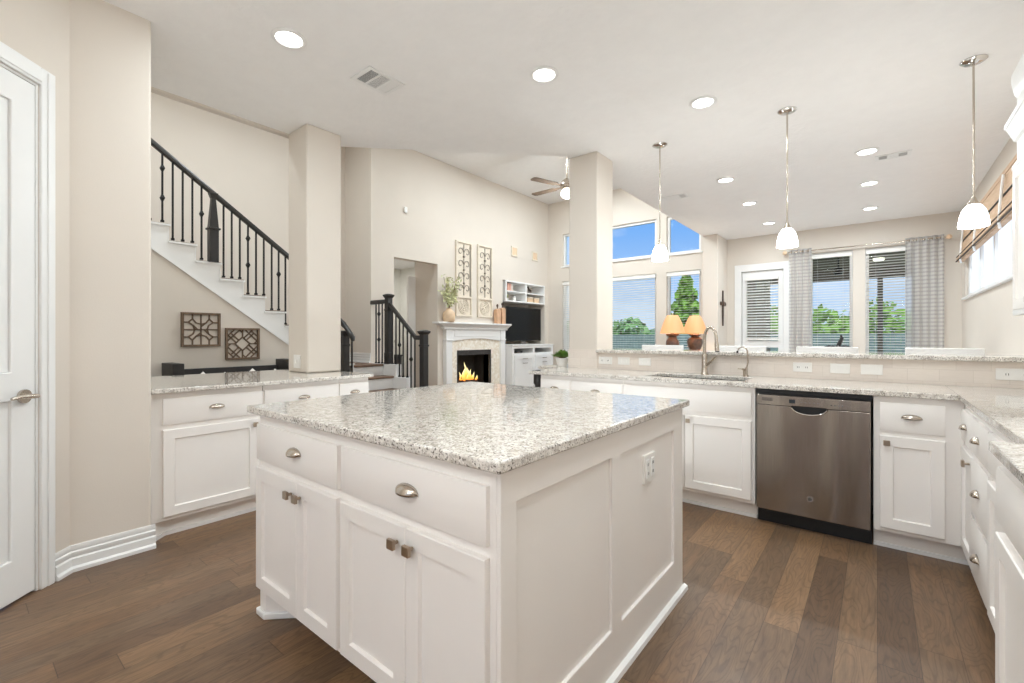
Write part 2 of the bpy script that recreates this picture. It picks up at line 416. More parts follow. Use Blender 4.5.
# breakfast wall
DR = (-1.97, -1.27, 0, 2.44); W1 = (-.91, -.31, .55, 2.64); W2 = (-.15, .46, .55, 2.64)
struct(cells(MB(), 'y', YF, YF+.15, (-2.46, XR, 0, CZ), [DR, W1, W2]).build('wall_far', 'wall_paint'))
struct(MB().box(-2.46, -2.2, 8.55, YF, 0, CZ).build('wall_stub', 'wall_paint', bevel=.012))
# tall living window wall
WA, WB, WC = (-5.46, -4.66), (-4.46, -3.33), (-3.13, -2.5)
LWZ, UWZ = (.45, 2.46), (2.79, 3.51)
holes = [(*w, *z) for w in (WA, WB, WC) for z in (LWZ, UWZ)]
struct(cells(MB(), 'y', YW, YW+.15, (XL-.15, -2.46, 0, TALL), holes).build('wall_living', 'wall_paint'))
# fireplace wall: doorway, firebox, media niche
DW = (4.36, 5.26, 0, 2.47); FB = (5.674, 6.571, .14, .985); NI = (6.985, 8.46, 0, 2.38)
struct(cells(MB(), 'x', XL-.14, XL, (4.1, YW, 0, TALL), [DW, FB, NI]).build('wall_fireplace', 'wall_paint'))
nb = MB().box(XL-.50, XL-.46, 6.95, 8.52, 0, 2.44).box(XL-.47, XL-.13, 6.945, 6.985, 0, 2.44).box(XL-.47, XL-.13, 8.46, 8.5, .1, 2.44).box(XL-.47, XL-.13, 7.02, 8.5, 2.38, 2.44)
struct(nb.build('wall_niche', 'wall_paint'))
# foyer wall behind the landing, stairwell wall, wall under the stairs
struct(MB().box(-8.2, XL, 3.95, 4.1, 0, TALL).build('wall_foyer', 'wall_paint'))
struct(MB().box(-6.7, -6.55, .6, 3.95, 0, TALL).build('wall_stairwell', 'wall_paint'))
struct(MB().box(-6.7, -3.452, .6, .75, 0, TALL).build('wall_nook', 'wall_paint'))
# hallway beyond the doorway
struct(MB().box(-6.45, XL-.14, 5.26, 5.36, 0, 2.7).build('wall_hall', 'wall_paint'))
struct(MB().box(-8.2, XL-.02, 4.1, 6.2, 2.7, 2.75).build('ceiling_hall', 'ceiling_paint'))
plain('study_paint', srgb(222, 222, 216), .85, vary=.01)
struct(MB().box(-8.2, -8.1, 4.0, 6.6, 0, 2.7).build('wall_study', 'study_paint'))
struct(MB().box(-8.2, -6.45, 6.2, 6.3, 0, 2.7).build('wall_study_side', 'study_paint'))
# pantry walls at the left of the kitchen
a = Vector((-3.28, .405)); dd = Vector((.7071, -.7071))
def on45(t, d=0): q = a+dd*t+Vector((-.7071, -.7071))*d; return (q.x, q.y)
D0, D1 = .172, .93            # door opening along the diagonal wall
struct(MB().prism([(-3.298, .75), (-3.289, .748), (-3.282, .741), (-3.28, .732), (-3.28, .405), on45(D0), on45(D0, .12), (-3.45, .43), (-3.45, .75)], 'z', 0, CZ).build('wall_left', 'wall_paint'))
struct(MB().prism([on45(D0), on45(D1), on45(D1, .12), on45(D0, .12)], 'z', 2.44, CZ).build('wall_left_over_door', 'wall_paint'))
struct(MB().prism([on45(D1), on45(1.4), (on45(1.4)[0], YB), (on45(1.4)[0]-.12, YB), (on45(1.4)[0]-.12, on45(1.4)[1]), on45(D1, .12)], 'z', 0, CZ).build('wall_left_rear', 'wall_paint'))
# rear wall behind the camera; its unseen tall windows are added for fill daylight
RW = [(-2.0, -1.15, .5, 2.5), (-.95, -.1, .5, 2.5), (.1, .85, .5, 2.5)]
struct(cells(MB(), 'y', YB-.15, YB, (-2.5, XR, 0, CZ), RW).build('wall_rear', 'wall_paint'))
for i, h in enumerate(RW):
    fr = struct(cells(MB(), 'y', YB-.1, YB-.04, (h[0], h[1], h[2], h[3]), [(h[0]+.05, h[1]-.05, h[2]+.05, h[3]-.05)]).build('window_%d' % (i+11), 'white_trim'))
# low bar wall with its tile
struct(MB().box(-2.42, XR, 4.012, 4.13, 0, 1.072).build('wall_bar', 'wall_paint'))
struct(MB().box(-2.452, XR, 4.0, 4.012, .915, 1.072).build('trim_2', 'travertine_tile'))
struct(MB().box(-2.465, -2.14, 4.0, 4.34, 0, CZ).build('column_bar', 'wall_paint', bevel=.012))
struct(MB().box(-2.467, -2.138, 3.992, 4.0, .915, 1.098).build('trim_3', 'travertine_tile'))
struct(MB().box(-4.13, -3.79, 1.93, 2.25, .915, CZ).build('column_counter', 'wall_paint', bevel=.014))

def baseboard(name, pts, side, h=.135, th=.026):
    """stepped skirting along a polyline; side = which side of the path it grows to"""
    mb = MB()
    prof = [(th, 0), (th, .018), (th*.62, .028), (th*.62, .066), (th*.34, .074), (th*.52, .082), (th*.52, .10), (th*.26, .106), (th*.40, .114), (th*.2, h)]
    n = len(pts); rings = []
    for i, p in enumerate(pts):
        p = Vector(p); nn = Vector((0, 0)); ks = []
        for q, r in ((i-1, i), (i, i+1)):
            if q < 0 or r >= n: continue
            d = (Vector(pts[r])-Vector(pts[q])).normalized(); ks.append(Vector((-d.y, d.x))*side)
        m = sum(ks, Vector((0, 0))).normalized(); m = m/max(.3, m.dot(ks[0]))
        rings.append([mb.v((p.x, p.y, 0))]+[mb.v((p.x+m.x*o, p.y+m.y*o, z)) for o, z in prof]+[mb.v((p.x, p.y, h))])
    for A, B in zip(rings, rings[1:]):
        for k in range(len(A)-1): mb.face([A[k], A[k+1], B[k+1], B[k]])
    mb.face(rings[0]); mb.face(rings[-1])
    return struct(mb.build(name, 'white_trim'))
baseboard('baseboard_left', [on45(D0-.076), (-3.28, .405), (-3.28, .765)], -1)
o = baseboard('baseboard_landing', [(-6.5, 3.95), (-5.86, 3.95)], -1, .15); o.location.z = .84
baseboard('baseboard_right', [(XR, 9.19), (XR, 4.14)], -1)
baseboard('baseboard_far', [(-1.15, 9.2), (.94, 9.2)], -1)
baseboard('baseboard_fireplace', [(XL, 5.27), (XL, 5.3)], -1)
# outdoors
struct(MB().box(-60, 60, 9.4, 70, -.62, -.5).build('ground', 'grass'))
struct(MB().box(-2.4, 3.2, 9.36, 13.7, -.5, -.03).build('patio_floor', 'patio_slab'))
struct(MB().box(-2.4, 3.2, 9.36, 13.7, 2.86, 3.0).box(-2.4, 3.2, 13.55, 13.7, 2.6, 2.86).build('roof', 'patio_paint'))
hm = MB(); pr = [(-90, -1)]
for i in range(61): pr.append((-90+3*i, 2.6+1.2*math.sin(i*.37)+.8*math.sin(i*.9+1)))
pr.append((90, -1)); hm.prism(pr, 'y', 84, 92)
struct(hm.build('hill', 'hill_green'))

# ------------------------------------------------------------------ windows (structure) and blinds (things)
wn = [0]
def window_y(Y, x0, x1, z0, z1, sash=None, sill=False, fw=.045):
    wn[0] += 1
    fr = struct(cells(MB(), 'y', Y+.04, Y+.11, (x0, x1, z0, z1), [(x0+fw, x1-fw, z0+fw, z1-fw)]).build('window_%d' % wn[0], 'white_trim', bevel=.004))
    MB().box(x0+fw, x1-fw, Y+.07, Y+.076, z0+fw, z1-fw).build('pane', 'window_glass', fr)
    if sash: MB().box(x0+fw, x1-fw, Y+.055, Y+.09, sash-.02, sash+.02).build('mullion', 'white_trim', fr)
    if sill: MB().box(x0-.03, x1+.03, Y-.03, Y+.045, z0-.025, z0).build('sill', 'white_trim', fr)
    return fr
window_y(YF, *W1, sill=True); window_y(YF, *W2, sill=True)
for w in (WA, WB, WC): window_y(YW, *w, *LWZ, sill=True)
for w in (WA, WB, WC): window_y(YW, *w, *UWZ, sill=True)
def blind(label, Y, x0, x1, z0, z1, pitch=.042, tilt=.12, group=None, slat='white_plastic', depth=.046):
    t = thing('window_blind', label, 'blind', ((x0+x1)/2, Y, z0), 0, group)
    w = (x1-x0)/2; h = z1-z0
    MB().box(-w, w, -.03, .03, h-.055, h).build('headrail', 'white_plastic', t, bevel=.004)
    mb = MB(); k = .04
    while k < h-.07:
        dz = depth/2*math.sin(tilt); dy = depth/2*math.cos(tilt)
        mb.prism([(-dy, k-dz-.0012), (dy, k+dz-.0012), (dy, k+dz+.0012), (-dy, k-dz+.0012)], 'x', -w+.005, w-.005); k += pitch
    mb.build('slats', slat, t)
    MB().box(-w+.005, w-.005, -.024, .024, .0, .022).build('bottom_rail', 'white_plastic', t, bevel=.004)
    mb = MB()
    for q in (-w*.6, w*.6): mb.cyl((q, -.024, .01), (q, -.024, h-.05), .0012, seg=5)
    mb.build('ladder_cord', 'white_plastic', t)
    return t
blind('open white slat blind in breakfast window beside the patio door', YF-.0, W1[0]+.012, W1[1]-.012, .57, 2.60, tilt=.16)
blind('open white slat blind in breakfast window by the right wall corner', YF-.0, W2[0]+.012, W2[1]-.012, .57, 2.60, tilt=-.18)
blind('pale slat blind in living room window behind the lamp pair', YW, WC[0]+.012, WC[1]-.012, .47, 2.43, .045, .08)
blind('pale slat blind in wide living room window beside the column', YW, WB[0]+.012, WB[1]-.012, .47, 2.43, .045, -.1)
blind('pale slat blind in living room window next to the built-ins', YW, WA[0]+.012, WA[1]-.012, .47, 2.43, .045, .9)

# patio door
d = struct(cells(MB(), 'y', YF+.03, YF+.075, (DR[0]+.02, DR[1]-.02, .01, 2.42), [(-1.87, -1.37, 1.16, 2.30), (-1.87, -1.37, .2, 1.04)]).build('door_1', 'white_trim', bevel=.006))
MB().box(-1.87, -1.37, YF+.05, YF+.055, 1.16, 2.30).build('pane', 'window_glass', d); MB().box(-1.87, -1.37, YF+.05, YF+.055, .2, 1.04).build('pane', 'window_glass', d)
MB().cyl((-1.33, YF+.03, .96), (-1.33, YF-.03, .96), .022).cyl((-1.33, YF-.028, .96), (-1.43, YF-.028, .96), .009).build('door_handle', 'nickel', d)
cm = cells(MB(), 'y', YF-.022, YF+.03, (DR[0]-.1, DR[1]+.1, 0, DR[3]+.11), [(DR[0]+.015, DR[1]-.015, -.1, DR[3]-.015)])
struct(cm.build('trim_4', 'white_trim', bevel=.006))
blind('white slat blind over the patio door glass', YF-.0, -1.88, -1.36, 1.17, 2.31, .05, .5)

# clerestory window
w = struct(cells(MB(), 'x', XR+.03, XR+.1, CL, [(CL[0]+.05+i*.855, CL[0]+.05+i*.855+.80, CL[2]+.05, CL[3]-.05) for i in range(4)]).build('window_9', 'white_trim', bevel=.004))
MB().box(XR+.06, XR+.066, CL[0]+.05, CL[1]-.05, CL[2]+.05, CL[3]-.05).build('pane', 'frosted_glass', w)
MB().box(XR-.035, XR+.04, CL[0]-.04, CL[1]+.04, CL[2]-.03, CL[2]).build('sill', 'white_trim', w, bevel=.006)
t = thing('roman_shade', 'woven tan roman shade pulled up over the high side window', 'window shade', (XR-.002, 7.1, 2.27))
MB().box(-.03, -.012, -1.78, 1.78, .10, .45).build('shade_cloth', 'woven_bamboo', t)
mb = MB()
for k, (zz, dx) in enumerate(((.0, .055), (.03, .075), (.06, .06), (.09, .05))): mb.box(-dx-.012, -.012, -1.79, 1.79, zz, zz+.024)
mb.build('folded_hem', 'woven_bamboo', t, bevel=.005)
MB().cyl((-.085, -1.79, .012), (-.085, 1.79, .012), .009, seg=8).cyl((-.082, -1.79, .072), (-.082, 1.79, .072), .006, seg=8).build('hem_bar', 'dark_carved', t)
MB().box(-.035, 0, -1.79, 1.79, .45, .50).build('valance_rail', 'woven_bamboo', t, bevel=.004)
MB().cyl((-.036, -1.78, .27), (-.036, 1.78, .27), .008).build('pull_rod', 'iron', t)
for q in (-1.05, .35, 1.45):
    MB().tube([(-.05, q, .44), (-.06, q+.02, .3), (-.075, q-.01, .12), (-.08, q, .0), (-.07, q+.01, -.05)], .011, 6).build('tie_cord', 'white_trim', t)

# pantry door
ca = MB()
def quad45(mb, t0, t1, d0, d1, z0, z1): mb.prism([on45(t0, d0), on45(t1, d0), on45(t1, d1), on45(t0, d1)], 'z', z0, z1)
for t0, t1 in ((D0-.076, D0), (D1, D1+.076)):
    quad45(ca, t0, t1, -.013, .001, 0, 2.525); quad45(ca, t0+.012, t1-.03, -.019, -.013, 0, 2.513)
quad45(ca, D0, D1, -.013, .001, 2.44, 2.525); quad45(ca, D0, D1, -.019, -.013, 2.452, 2.513)
quad45(ca, D0-.0, D0+.012, .001, .12, 0, 2.44); quad45(ca, D1-.012, D1, .001, .12, 0, 2.44); quad45(ca, D0, D1, .001, .12, 2.428, 2.44)
struct(ca.build('trim_5', 'white_trim', bevel=.004))
ang = math.atan2(-.7071, .7071)
ld = Matrix.Translation((*on45(D0+.015, .004), 0)) @ Matrix.Rotation(ang, 4, 'Z')     # local: x along the wall, y into the wall (behind)
dm = MB(); dm.M = ld
wd = D1-D0-.03; PB = [(.115, wd-.115, 1.06, 2.30), (.115, wd-.115, .2, .93)]
cells(dm, 'y', -.04, 0, (0, wd, .012, 2.425), PB)
for x0, x1, z0, z1 in PB:
    dm.box(x0, x1, -.03, -.012, z0, z1)
    dm.box(x0+.045, x1-.045, -.012, -.005, z0+.045, z1-.045)
door = struct(dm.build('door_2', 'white_trim', bevel=.005))
hm = MB(); hm.M = ld
hm.cyl((.06, 0, .945), (.06, .012, .945), .032, seg=20).cyl((.06, .012, .945), (.06, .05, .945), .011)
hm.tube([(.045, .05, .945), (.08, .052, .947), (.13, .05, .95), (.165, .045, .944)], [.011, .011, .009, .007])
hm.box(-.002, .004, -.03, -.005, .9, .99)
hm.build('door_handle', 'nickel', door)

# ================================================================== CABINETS
def cup_pull(parent, x, z, y=-.021, name='handle', a=.046, b=.026, c=.024):
    mb = MB(); NU, NV = 14, 7; g = []
    for i in range(NU+1):
        u = PI*i/NU; row = []
        for j in range(NV+1):
            v = PI/2*j/NV
            row.append(mb.v((x+a*math.cos(u)*(.78+.22*math.cos(v)), y-c*math.sin(v)*math.sin(u)**.7 if math.sin(u) > 1e-6 else y, z+b*math.sin(u)**.8*math.cos(v) if math.sin(u) > 1e-6 else z)))
        g.append(row)
    for i in range(NU):
        for j in range(NV): mb.face([g[i][j], g[i+1][j], g[i+1][j+1], g[i][j+1]], True)
    bmesh.ops.remove_doubles(mb.bm, verts=mb.bm.verts, dist=1e-5)
    o = mb.build(name, 'nickel', parent, solid=.003)
    return o
def cup_flange(mb, x, z, y):
    mb.box(x-.054, x+.054, y-.003, y, z-.004, z+.004); return mb
def knob(parent, x, z, y=-.021):
    mb = MB().cyl((x, y, z), (x, y-.018, z), .006, seg=10)
    mb.box(x-.015, x+.015, y-.030, y-.018, z-.015, z+.015)
    return mb.build('knob', 'bronze_knob', parent, bevel=.003)
def slab(parent, x0, x1, z0, z1, name='drawer', y=0):
    """drawer front with a shallow chamfered edge"""
    mb = MB().box(x0, x1, y-.014, y, z0, z1)
    A = [mb.v((p, y-.014, q)) for p, q in ((x0, z0), (x1, z0), (x1, z1), (x0, z1))]
    e = .012
    B = [mb.v((p, y-.02, q)) for p, q in ((x0+e, z0+e), (x1-e, z0+e), (x1-e, z1-e), (x0+e, z1-e))]
    for i in range(4): mb.face([A[i], A[(i+1) % 4], B[(i+1) % 4], B[i]])
    mb.face(B)
    return mb.build(name, 'cabinet_white', parent)
def shaker(parent, x0, x1, z0, z1, r=.058, name='door', y=0):
    mb = MB()
    def ring(d, yy): return [mb.v((p, y+yy, q)) for p, q in ((x0+d, z0+d), (x1-d, z0+d), (x1-d, z1-d), (x0+d, z1-d))]
    rs = [ring(0, 0), ring(0, -.017), ring(.003, -.02), ring(r-.002, -.02), ring(r+.003, -.009)]
    for A, B in zip(rs, rs[1:]):
        for i in range(4): mb.face([A[i], A[(i+1) % 4], B[(i+1) % 4], B[i]])
    mb.face(rs[-1]); mb.face(rs[0][::-1])
    return mb.build(name, 'cabinet_white', parent)
def cabinet(label, loc, rz, w, depth, drawers, doors, toe=(0, None), toe_in=.07, group='white base cabinets', top=.885, foot=False, pulls=True, kick=True, open_top=False):
    t = thing('base_cabinet', label, 'cabinet', (*loc, 0), rz, group)
    bm_ = MB().box(0, w, 0, depth, .11, top) if not open_top else MB().box(0, w, 0, .045, .11, top).box(0, w, .045, depth, .11, .66)
    bm_.build('body', 'cabinet_white', t, bevel=.002)
    if kick:
        x1 = toe[1] if toe[1] is not None else w
        if foot: poly = [(0, depth), (0, .012), (.03, .012), (.095, toe_in), (x1, toe_in), (x1, depth)]
        else: poly = [(toe[0], toe_in), (x1, toe_in), (x1, depth), (toe[0], depth)]
        k = MB().prism(poly, 'z', 0, .11).build('toe_kick', 'cabinet_white', t)
        s = MB()
        pts = [(.0, .0), (.03, .0), (.095, toe_in-.012), (x1, toe_in-.012)] if foot else [(toe[0], toe_in-.012), (x1, toe_in-.012)]
        for p, q in zip(pts, pts[1:]):
            dx, dy = q[0]-p[0], q[1]-p[1]; ln = math.hypot(dx, dy); nx, ny = -dy/ln*.014, dx/ln*.014
            s.prism([p, q, (q[0]+nx, q[1]+ny), (p[0]+nx, p[1]+ny)], 'z', 0, .022)
        s.build('shoe_moulding', 'white_trim', k)
    for dr in drawers:
        f = slab(t, dr[0], dr[1], dr[2], dr[3])
        if len(dr) < 5: cup_pull(f, (dr[0]+dr[1])/2, (dr[2]+dr[3])/2-.003)
    for x0, x1, z0, z1, side in doors:
        f = shaker(t, x0, x1, z0, z1)
        if side: knob(f, x0+.029 if side < 0 else x1-.029, z1-.036)
    return t
DZ = (.69, .848); OZ = (.135, .66)
YC = 3.37       # face plane of the bar run
# bar run, from the peninsula end to the corner
cabinet('white base cabinet at the peninsula end of the bar', (-2.372, YC), 0, .32, .6, [(.008, .312, *DZ)], [(.008, .312, *OZ, 1)])
cabinet('white base cabinet between sink cabinet and peninsula end', (-2.052, YC), 0, .48, .6, [(.008, .472, *DZ)], [(.008, .236, *OZ, 1), (.24, .472, *OZ, -1)])
cabinet('white sink base cabinet with plain false drawer front', (-1.572, YC), 0, .94, .6, [(.01, .917, *DZ, 0)], [(.01, .478, *OZ, 1), (.484, .917, *OZ, -1)], open_top=True)
cabinet('narrow white cabinet between dishwasher and corner', (-.018, YC), 0, .376, .6, [(.03, .302, *DZ)], [(.03, .302, *OZ, -1)], toe=(0, .446))
# right-hand run (faces the island)
XC = .355
cabinet('white one-door cabinet tucked into the inside corner of the counters', (XC+.004, 3.372), -PI/2, .40, .58, [(.05, .388, *DZ)], [(.05, .388, *OZ, 1)], toe=(-.06, None))
cabinet('white three-drawer cabinet on the right-hand run', (XC, 2.97), -PI/2, .40, .59, [(.012, .388, *DZ), (.012, .388, .41, .67), (.012, .388, .135, .39)], [])
cabinet('white cabinet between three-drawer stack and deeper counter section', (XC, 2.57), -PI/2, .65, .59, [(.012, .638, *DZ, 0)], [(.012, .638, *OZ, 0)])
cabinet('deeper white cabinet under the bumped-out granite', (.285, 1.92), -PI/2, .92, .65, [(.02, .90, *DZ, 0)], [(.02, .457, *OZ, 0), (.463, .90, *OZ, 0)])
cabinet('white cabinet past the bumped-out section, by the camera', (XC, 1.0), -PI/2, 2.0, .59, [(.02, .98, *DZ), (1.02, 1.98, *DZ)], [(.02, .98, *OZ, 1), (1.02, 1.98, *OZ, -1)])
# left-hand counter run
XK = -3.36
cabinet('white base cabinet beside the pantry wall under the pass-through', (XK, .752), PI/2, .638, .73, [(.068, .636, *DZ)], [(.068, .608, *OZ, 1)], foot=True)
cabinet('white base cabinet below the counter column', (XK, 1.395), PI/2, .572, .73, [(.008, .566, *DZ)], [(.008, .285, *OZ, 1), (.29, .566, *OZ, -1)])
cabinet('narrow white base cabinet at the stair end of the pass-through', (XK, 1.967), PI/2, .275, .73, [(.008, .268, *DZ)], [(.008, .268, *OZ, -1)])

# island
IX0, IX1, IY0, IY1 = -2.125, -.735, .87, 2.235
t = thing('kitchen_island', 'large white kitchen island with drawers, shaker doors and panelled end', 'kitchen island', (IX0, IY0, 0))
w, dp = IX1-IX0, IY1-IY0
b = MB().box(0, w-.014, 0, dp, .11, .885); b.box(0, w-.014, .25, dp, 0, .11)
b.build('body', 'cabinet_white', t, bevel=.002)
f = MB().prism([(.0, 0.002), (.055, .002), (.26, .2), (.26, .26), (.0, .26)], 'z', 0, .11).build('foot', 'cabinet_white', t)
mb = MB().prism([(-.014, -.012), (.062, -.012), (.27, .19), (.26, .2), (.055, .002), (.0, .002), (.0, .26), (-.014, .26)], 'z', 0, .03); mb.build('foot_moulding', 'white_trim', f, bevel=.006)
pn = cells(MB(), 'x', w-.014, w, (0, dp, 0, .885), [(.065, .613, .174, .79), (.695, 1.245, .174, .79)])
pn.build('end_panel', 'cabinet_white', t, bevel=.003)
MB().box(w-.016, w-.012, .03, dp-.03, .15, .82).build('panel_back', 'cabinet_white', t)
MB().prism([(w, 0), (w+.02, 0), (w+.017, .017), (w, .024)], 'y', -.004, dp+.02).build('shoe_moulding', 'white_trim', t)
i1, i2, i3 = .685, .703, 1.383
for x0, x1, px_, m_ in ((.005, .656, .362, .372), (.682, 1.354, 1.050, 1.038)):
    dr = slab(t, x0, x1, .688, .842); cup_pull(dr, px_, .762, a=.05, b=.03, c=.028)
    for p, q, s in ((x0, m_-.0015, 1), (m_+.0015, x1, -1)):
        do = shaker(t, p, q, .13, .658); knob(do, q-.034 if s > 0 else p+.034, .608)
ol = MB().box(w-.013, w-.001, .905, 1.02, .622, .738).build('outlet', 'white_plastic', t, bevel=.002)
so_ = MB().box(w-.002, w+.002, .923, .952, .642, .718).box(w-.002, w+.002, .973, 1.002, .642, .718).build('socket', 'white_trim', ol, bevel=.001)
mb = MB()
for q in (.9375, .9875):
    for z in (.662, .698): mb.box(w+.001, w+.0027, q-.006, q-.003, z-.006, z+.006).box(w+.001, w+.0027, q+.003, q+.006, z-.006, z+.006)
mb.build('slots', 'slot_dark', ol)
tag(MB().box(-2.185, -.712, .838, 2.27, .886, .917).build('countertop', 'granite', bevel=.006, seg=3), 'speckled granite top of the kitchen island', 'countertop')

# counters
mb = cells(MB(), 'z', .886, .916, (-2.485, .335, 3.335, 3.998), [(-1.44, -.73, 3.47, 3.84)])
tag(mb.build('countertop', 'granite', bevel=.004), 'long granite counter of the bar with sink cutout', 'countertop')
mb = MB().prism([(.3352, 3.998), (.3352, 1.925), (.255, 1.925), (.255, .985), (.3352, .985), (.3352, -1.02), (.948, -1.02), (.948, 3.998)], 'z', .886, .916)
tag(mb.build('countertop', 'granite', bevel=.004), 'granite counter along the right wall with bumped-out section', 'countertop')
mb = MB().prism([(-3.30, .752), (-3.30, 2.255), (-4.42, 2.255), (-4.42, .752)], 'z', .886, .914)
tag(mb.build('countertop', 'granite', bevel=.006, seg=3), 'granite pass-through counter with the column standing on it', 'countertop')
struct(MB().box(-4.15, -4.11, .76, 2.24, 0, .885).build('wall_pass_through', 'wall_paint'))
mb = MB().box(-2.136, .948, 3.955, 4.46, 1.073, 1.103)
tag(mb.build('bar_ledge', 'granite', bevel=.006, seg=3), 'raised granite bar ledge above the tiled backsplash', 'bar ledge')
tag(MB().lathe([(0, 0), (.03, 0), (.034, .02), (.024, .04), (.03, .1), (.036, .3), (.04, .5), (.03, .62), (.038, .66), (.028, .69), (.036, .74), (.036, .78), (.05, .8), (.05, .885), (0, .885)], (-2.428, 3.42, 0), 14).build('support_leg', 'black_wood'), 'dark turned leg under the end of the bar counter', 'support leg')

# sink and taps
t = thing('sink', 'undermount steel sink in the bar counter', 'sink', (-1.085, 3.655, .70))
mb = cells(MB(), 'z', .176, .1855, (-.375, .375, -.20, .20), [(-.355, .355, -.185, .185)])
for x0, x1, y0, y1 in ((-.358, -.352, -.188, .188), (.352, .358, -.188, .188), (-.358, .358, -.188, -.182), (-.358, .358, .182, .188)): mb.box(x0, x1, y0, y1, 0, .18)
mb.box(-.358, .358, -.188, .188, -.004, 0); mb.build('basin', 'brushed_steel', t)
MB().cyl((0, .03, 0), (0, .03, .004), .045, seg=20).build('drain', 'chrome', t)
t = thing('kitchen_faucet', 'tall gooseneck pull-down kitchen faucet behind the sink', 'faucet', (-1.11, 3.915, .916))
MB().lathe([(0, 0), (.03, 0), (.03, .008), (.025, .015), (.022, .06), (.022, .15), (.018, .17), (0, .17)], seg=20).build('body', 'nickel', t)
pts = [(0, 0, .15), (0, 0, .27)]
for k in range(0, 11):
    q = PI*k/10; pts.append((.055-.055*math.cos(q), -.035+.035*math.cos(q), .29+.095*math.sin(q)))
pts += [(.112, -.072, .25)]
MB().tube(pts, .0125, 12).build('spout', 'nickel', t)
h = MB().cyl((.112, -.072, .262), (.118, -.076, .195), .016, .018, 14).build('spray_head', 'nickel', t)
MB().cyl((.118, -.076, .197), (.1185, -.0765, .188), .0175, .0165, 14).build('nozzle', 'black_plastic', h)
MB().cyl((.015, -.005, .07), (.055, -.02, .105), .013).tube([(.05, -.02, .1), (.08, -.03, .135), (.1, -.036, .15)], [.01, .008, .006], 8).build('lever', 'nickel', t)
t = thing('filter_faucet', 'slim curved filtered-water tap beside the kitchen faucet', 'faucet', (-.80, 3.93, .916))
MB().lathe([(0, 0), (.018, 0), (.018, .006), (.01, .012), (.009, .07), (0, .07)], seg=14).build('base', 'nickel', t)
pts = [(0, 0, .06), (.012, .0, .11), (.008, 0, .17)]
for k in range(1, 9):
    q = PI*k/9; pts.append((-.028+.036*math.cos(q), -.0, .185+.045*math.sin(q)))
MB().tube(pts, .0055, 8).build('spout', 'nickel', t)
MB().cyl((-.064, 0, .198), (-.066, 0, .18), .008).build('nozzle', 'black_plastic', t)
MB().cyl((-.008, 0, .05), (-.03, -.01, .056), .008).cyl((-.03, -.01, .056), (-.06, -.016, .058), .004).cyl((-.016, -.012, 0), (-.016, -.012, .056), .006).build('lever', 'bronze_knob', t)

# dishwasher
t = thing('dishwasher', 'stainless steel dishwasher under the bar counter', 'dishwasher', (-.325, YC, 0))
MB().box(-.297, .297, .0, .58, .1, .85).build('tub', 'black_plastic', t)
MB().box(-.3, .3, .05, .5, .0, .1).build('toe_kick', 'black_plastic', t)
MB().box(-.302, .302, -.002, .1, .853, .884).build('top_gasket', 'black_plastic', t)
mb = MB(); nx = 16; g = []
arc = lambda x: .783-.045*max(0, 1-((x+.005)/.095)**2)**.5 if abs(x+.005) < .095 else .783
g0 = []
xs = sorted({-.295+.59*i/40 for i in range(41)} | {-.1, -.09, .08, .09})
top = [(x, arc(x)) for x in xs]
mb.prism([(-.295, .105), (.295, .105)] + top[::-1], 'y', -.03, -.001)
mb.build('door', 'brushed_steel', t, bevel=.003)
mb = MB().prism([(-.295, .785), (-.102, .785), (-.09, .789), (.08, .789), (.092, .785), (.295, .785), (.295, .848), (-.295, .848)], 'y', -.03, -.001)
pnl = mb.build('control_panel', 'brushed_steel', t, bevel=.002)
MB().box(-.095, .085, -.012, -.004, .735, .79).build('handle_recess', 'black_plastic', t)
hp = [(-.098+.186*i/12, -.0325, arc(-.098+.186*i/12)) for i in range(13)]
MB().tube(hp, .0045, 6).build('handle_rim', 'chrome', t)
MB().box(-.11, -.078, -.0315, -.029, .805, .828).build('display', 'display_black', pnl)
mb = MB()
for k in range(5): mb.box(-.05+k*.022, -.04+k*.022, -.031, -.029, .813, .816)
for k in range(4): mb.box(.105+k*.018, .112+k*.018, -.031, -.029, .806, .814)
mb.build('buttons', 'grey_plastic', pnl)
mb = MB()
for k in range(3): mb.box(-.262, -.202, -.0315, -.029, .812+k*.007, .8155+k*.007)
mb.build('air_vent', 'slot_dark', pnl)
bd = MB().cyl((0, -.03, .222), (0, -.034, .222), .017, seg=24).build('badge', 'chrome', t)
mb = MB().cyl((0, -.0338, .222), (0, -.0345, .222), .0135, seg=24); mb.build('badge_field', 'slot_dark', bd)
mb = MB()                       # a tiny script monogram of two looped letters inside a ring
ring = [(.0122*math.cos(2*PI*k/20), -.035, .222+.0122*math.sin(2*PI*k/20)) for k in range(20)]
mb.tube(ring, .0006, 5, True)
G = [(-.002, .226), (-.005, .228), (-.008, .224), (-.007, .218), (-.004, .217), (-.002, .221), (-.005, .222)]
Ee = [(.008, .226), (.005, .228), (.003, .225), (.005, .222), (.002, .219), (.005, .216), (.009, .219)]
for q in (G, Ee): mb.tube([(x, -.035, z) for x, z in q], .0007, 5)
mb.build('badge_monogram', 'chrome', bd)

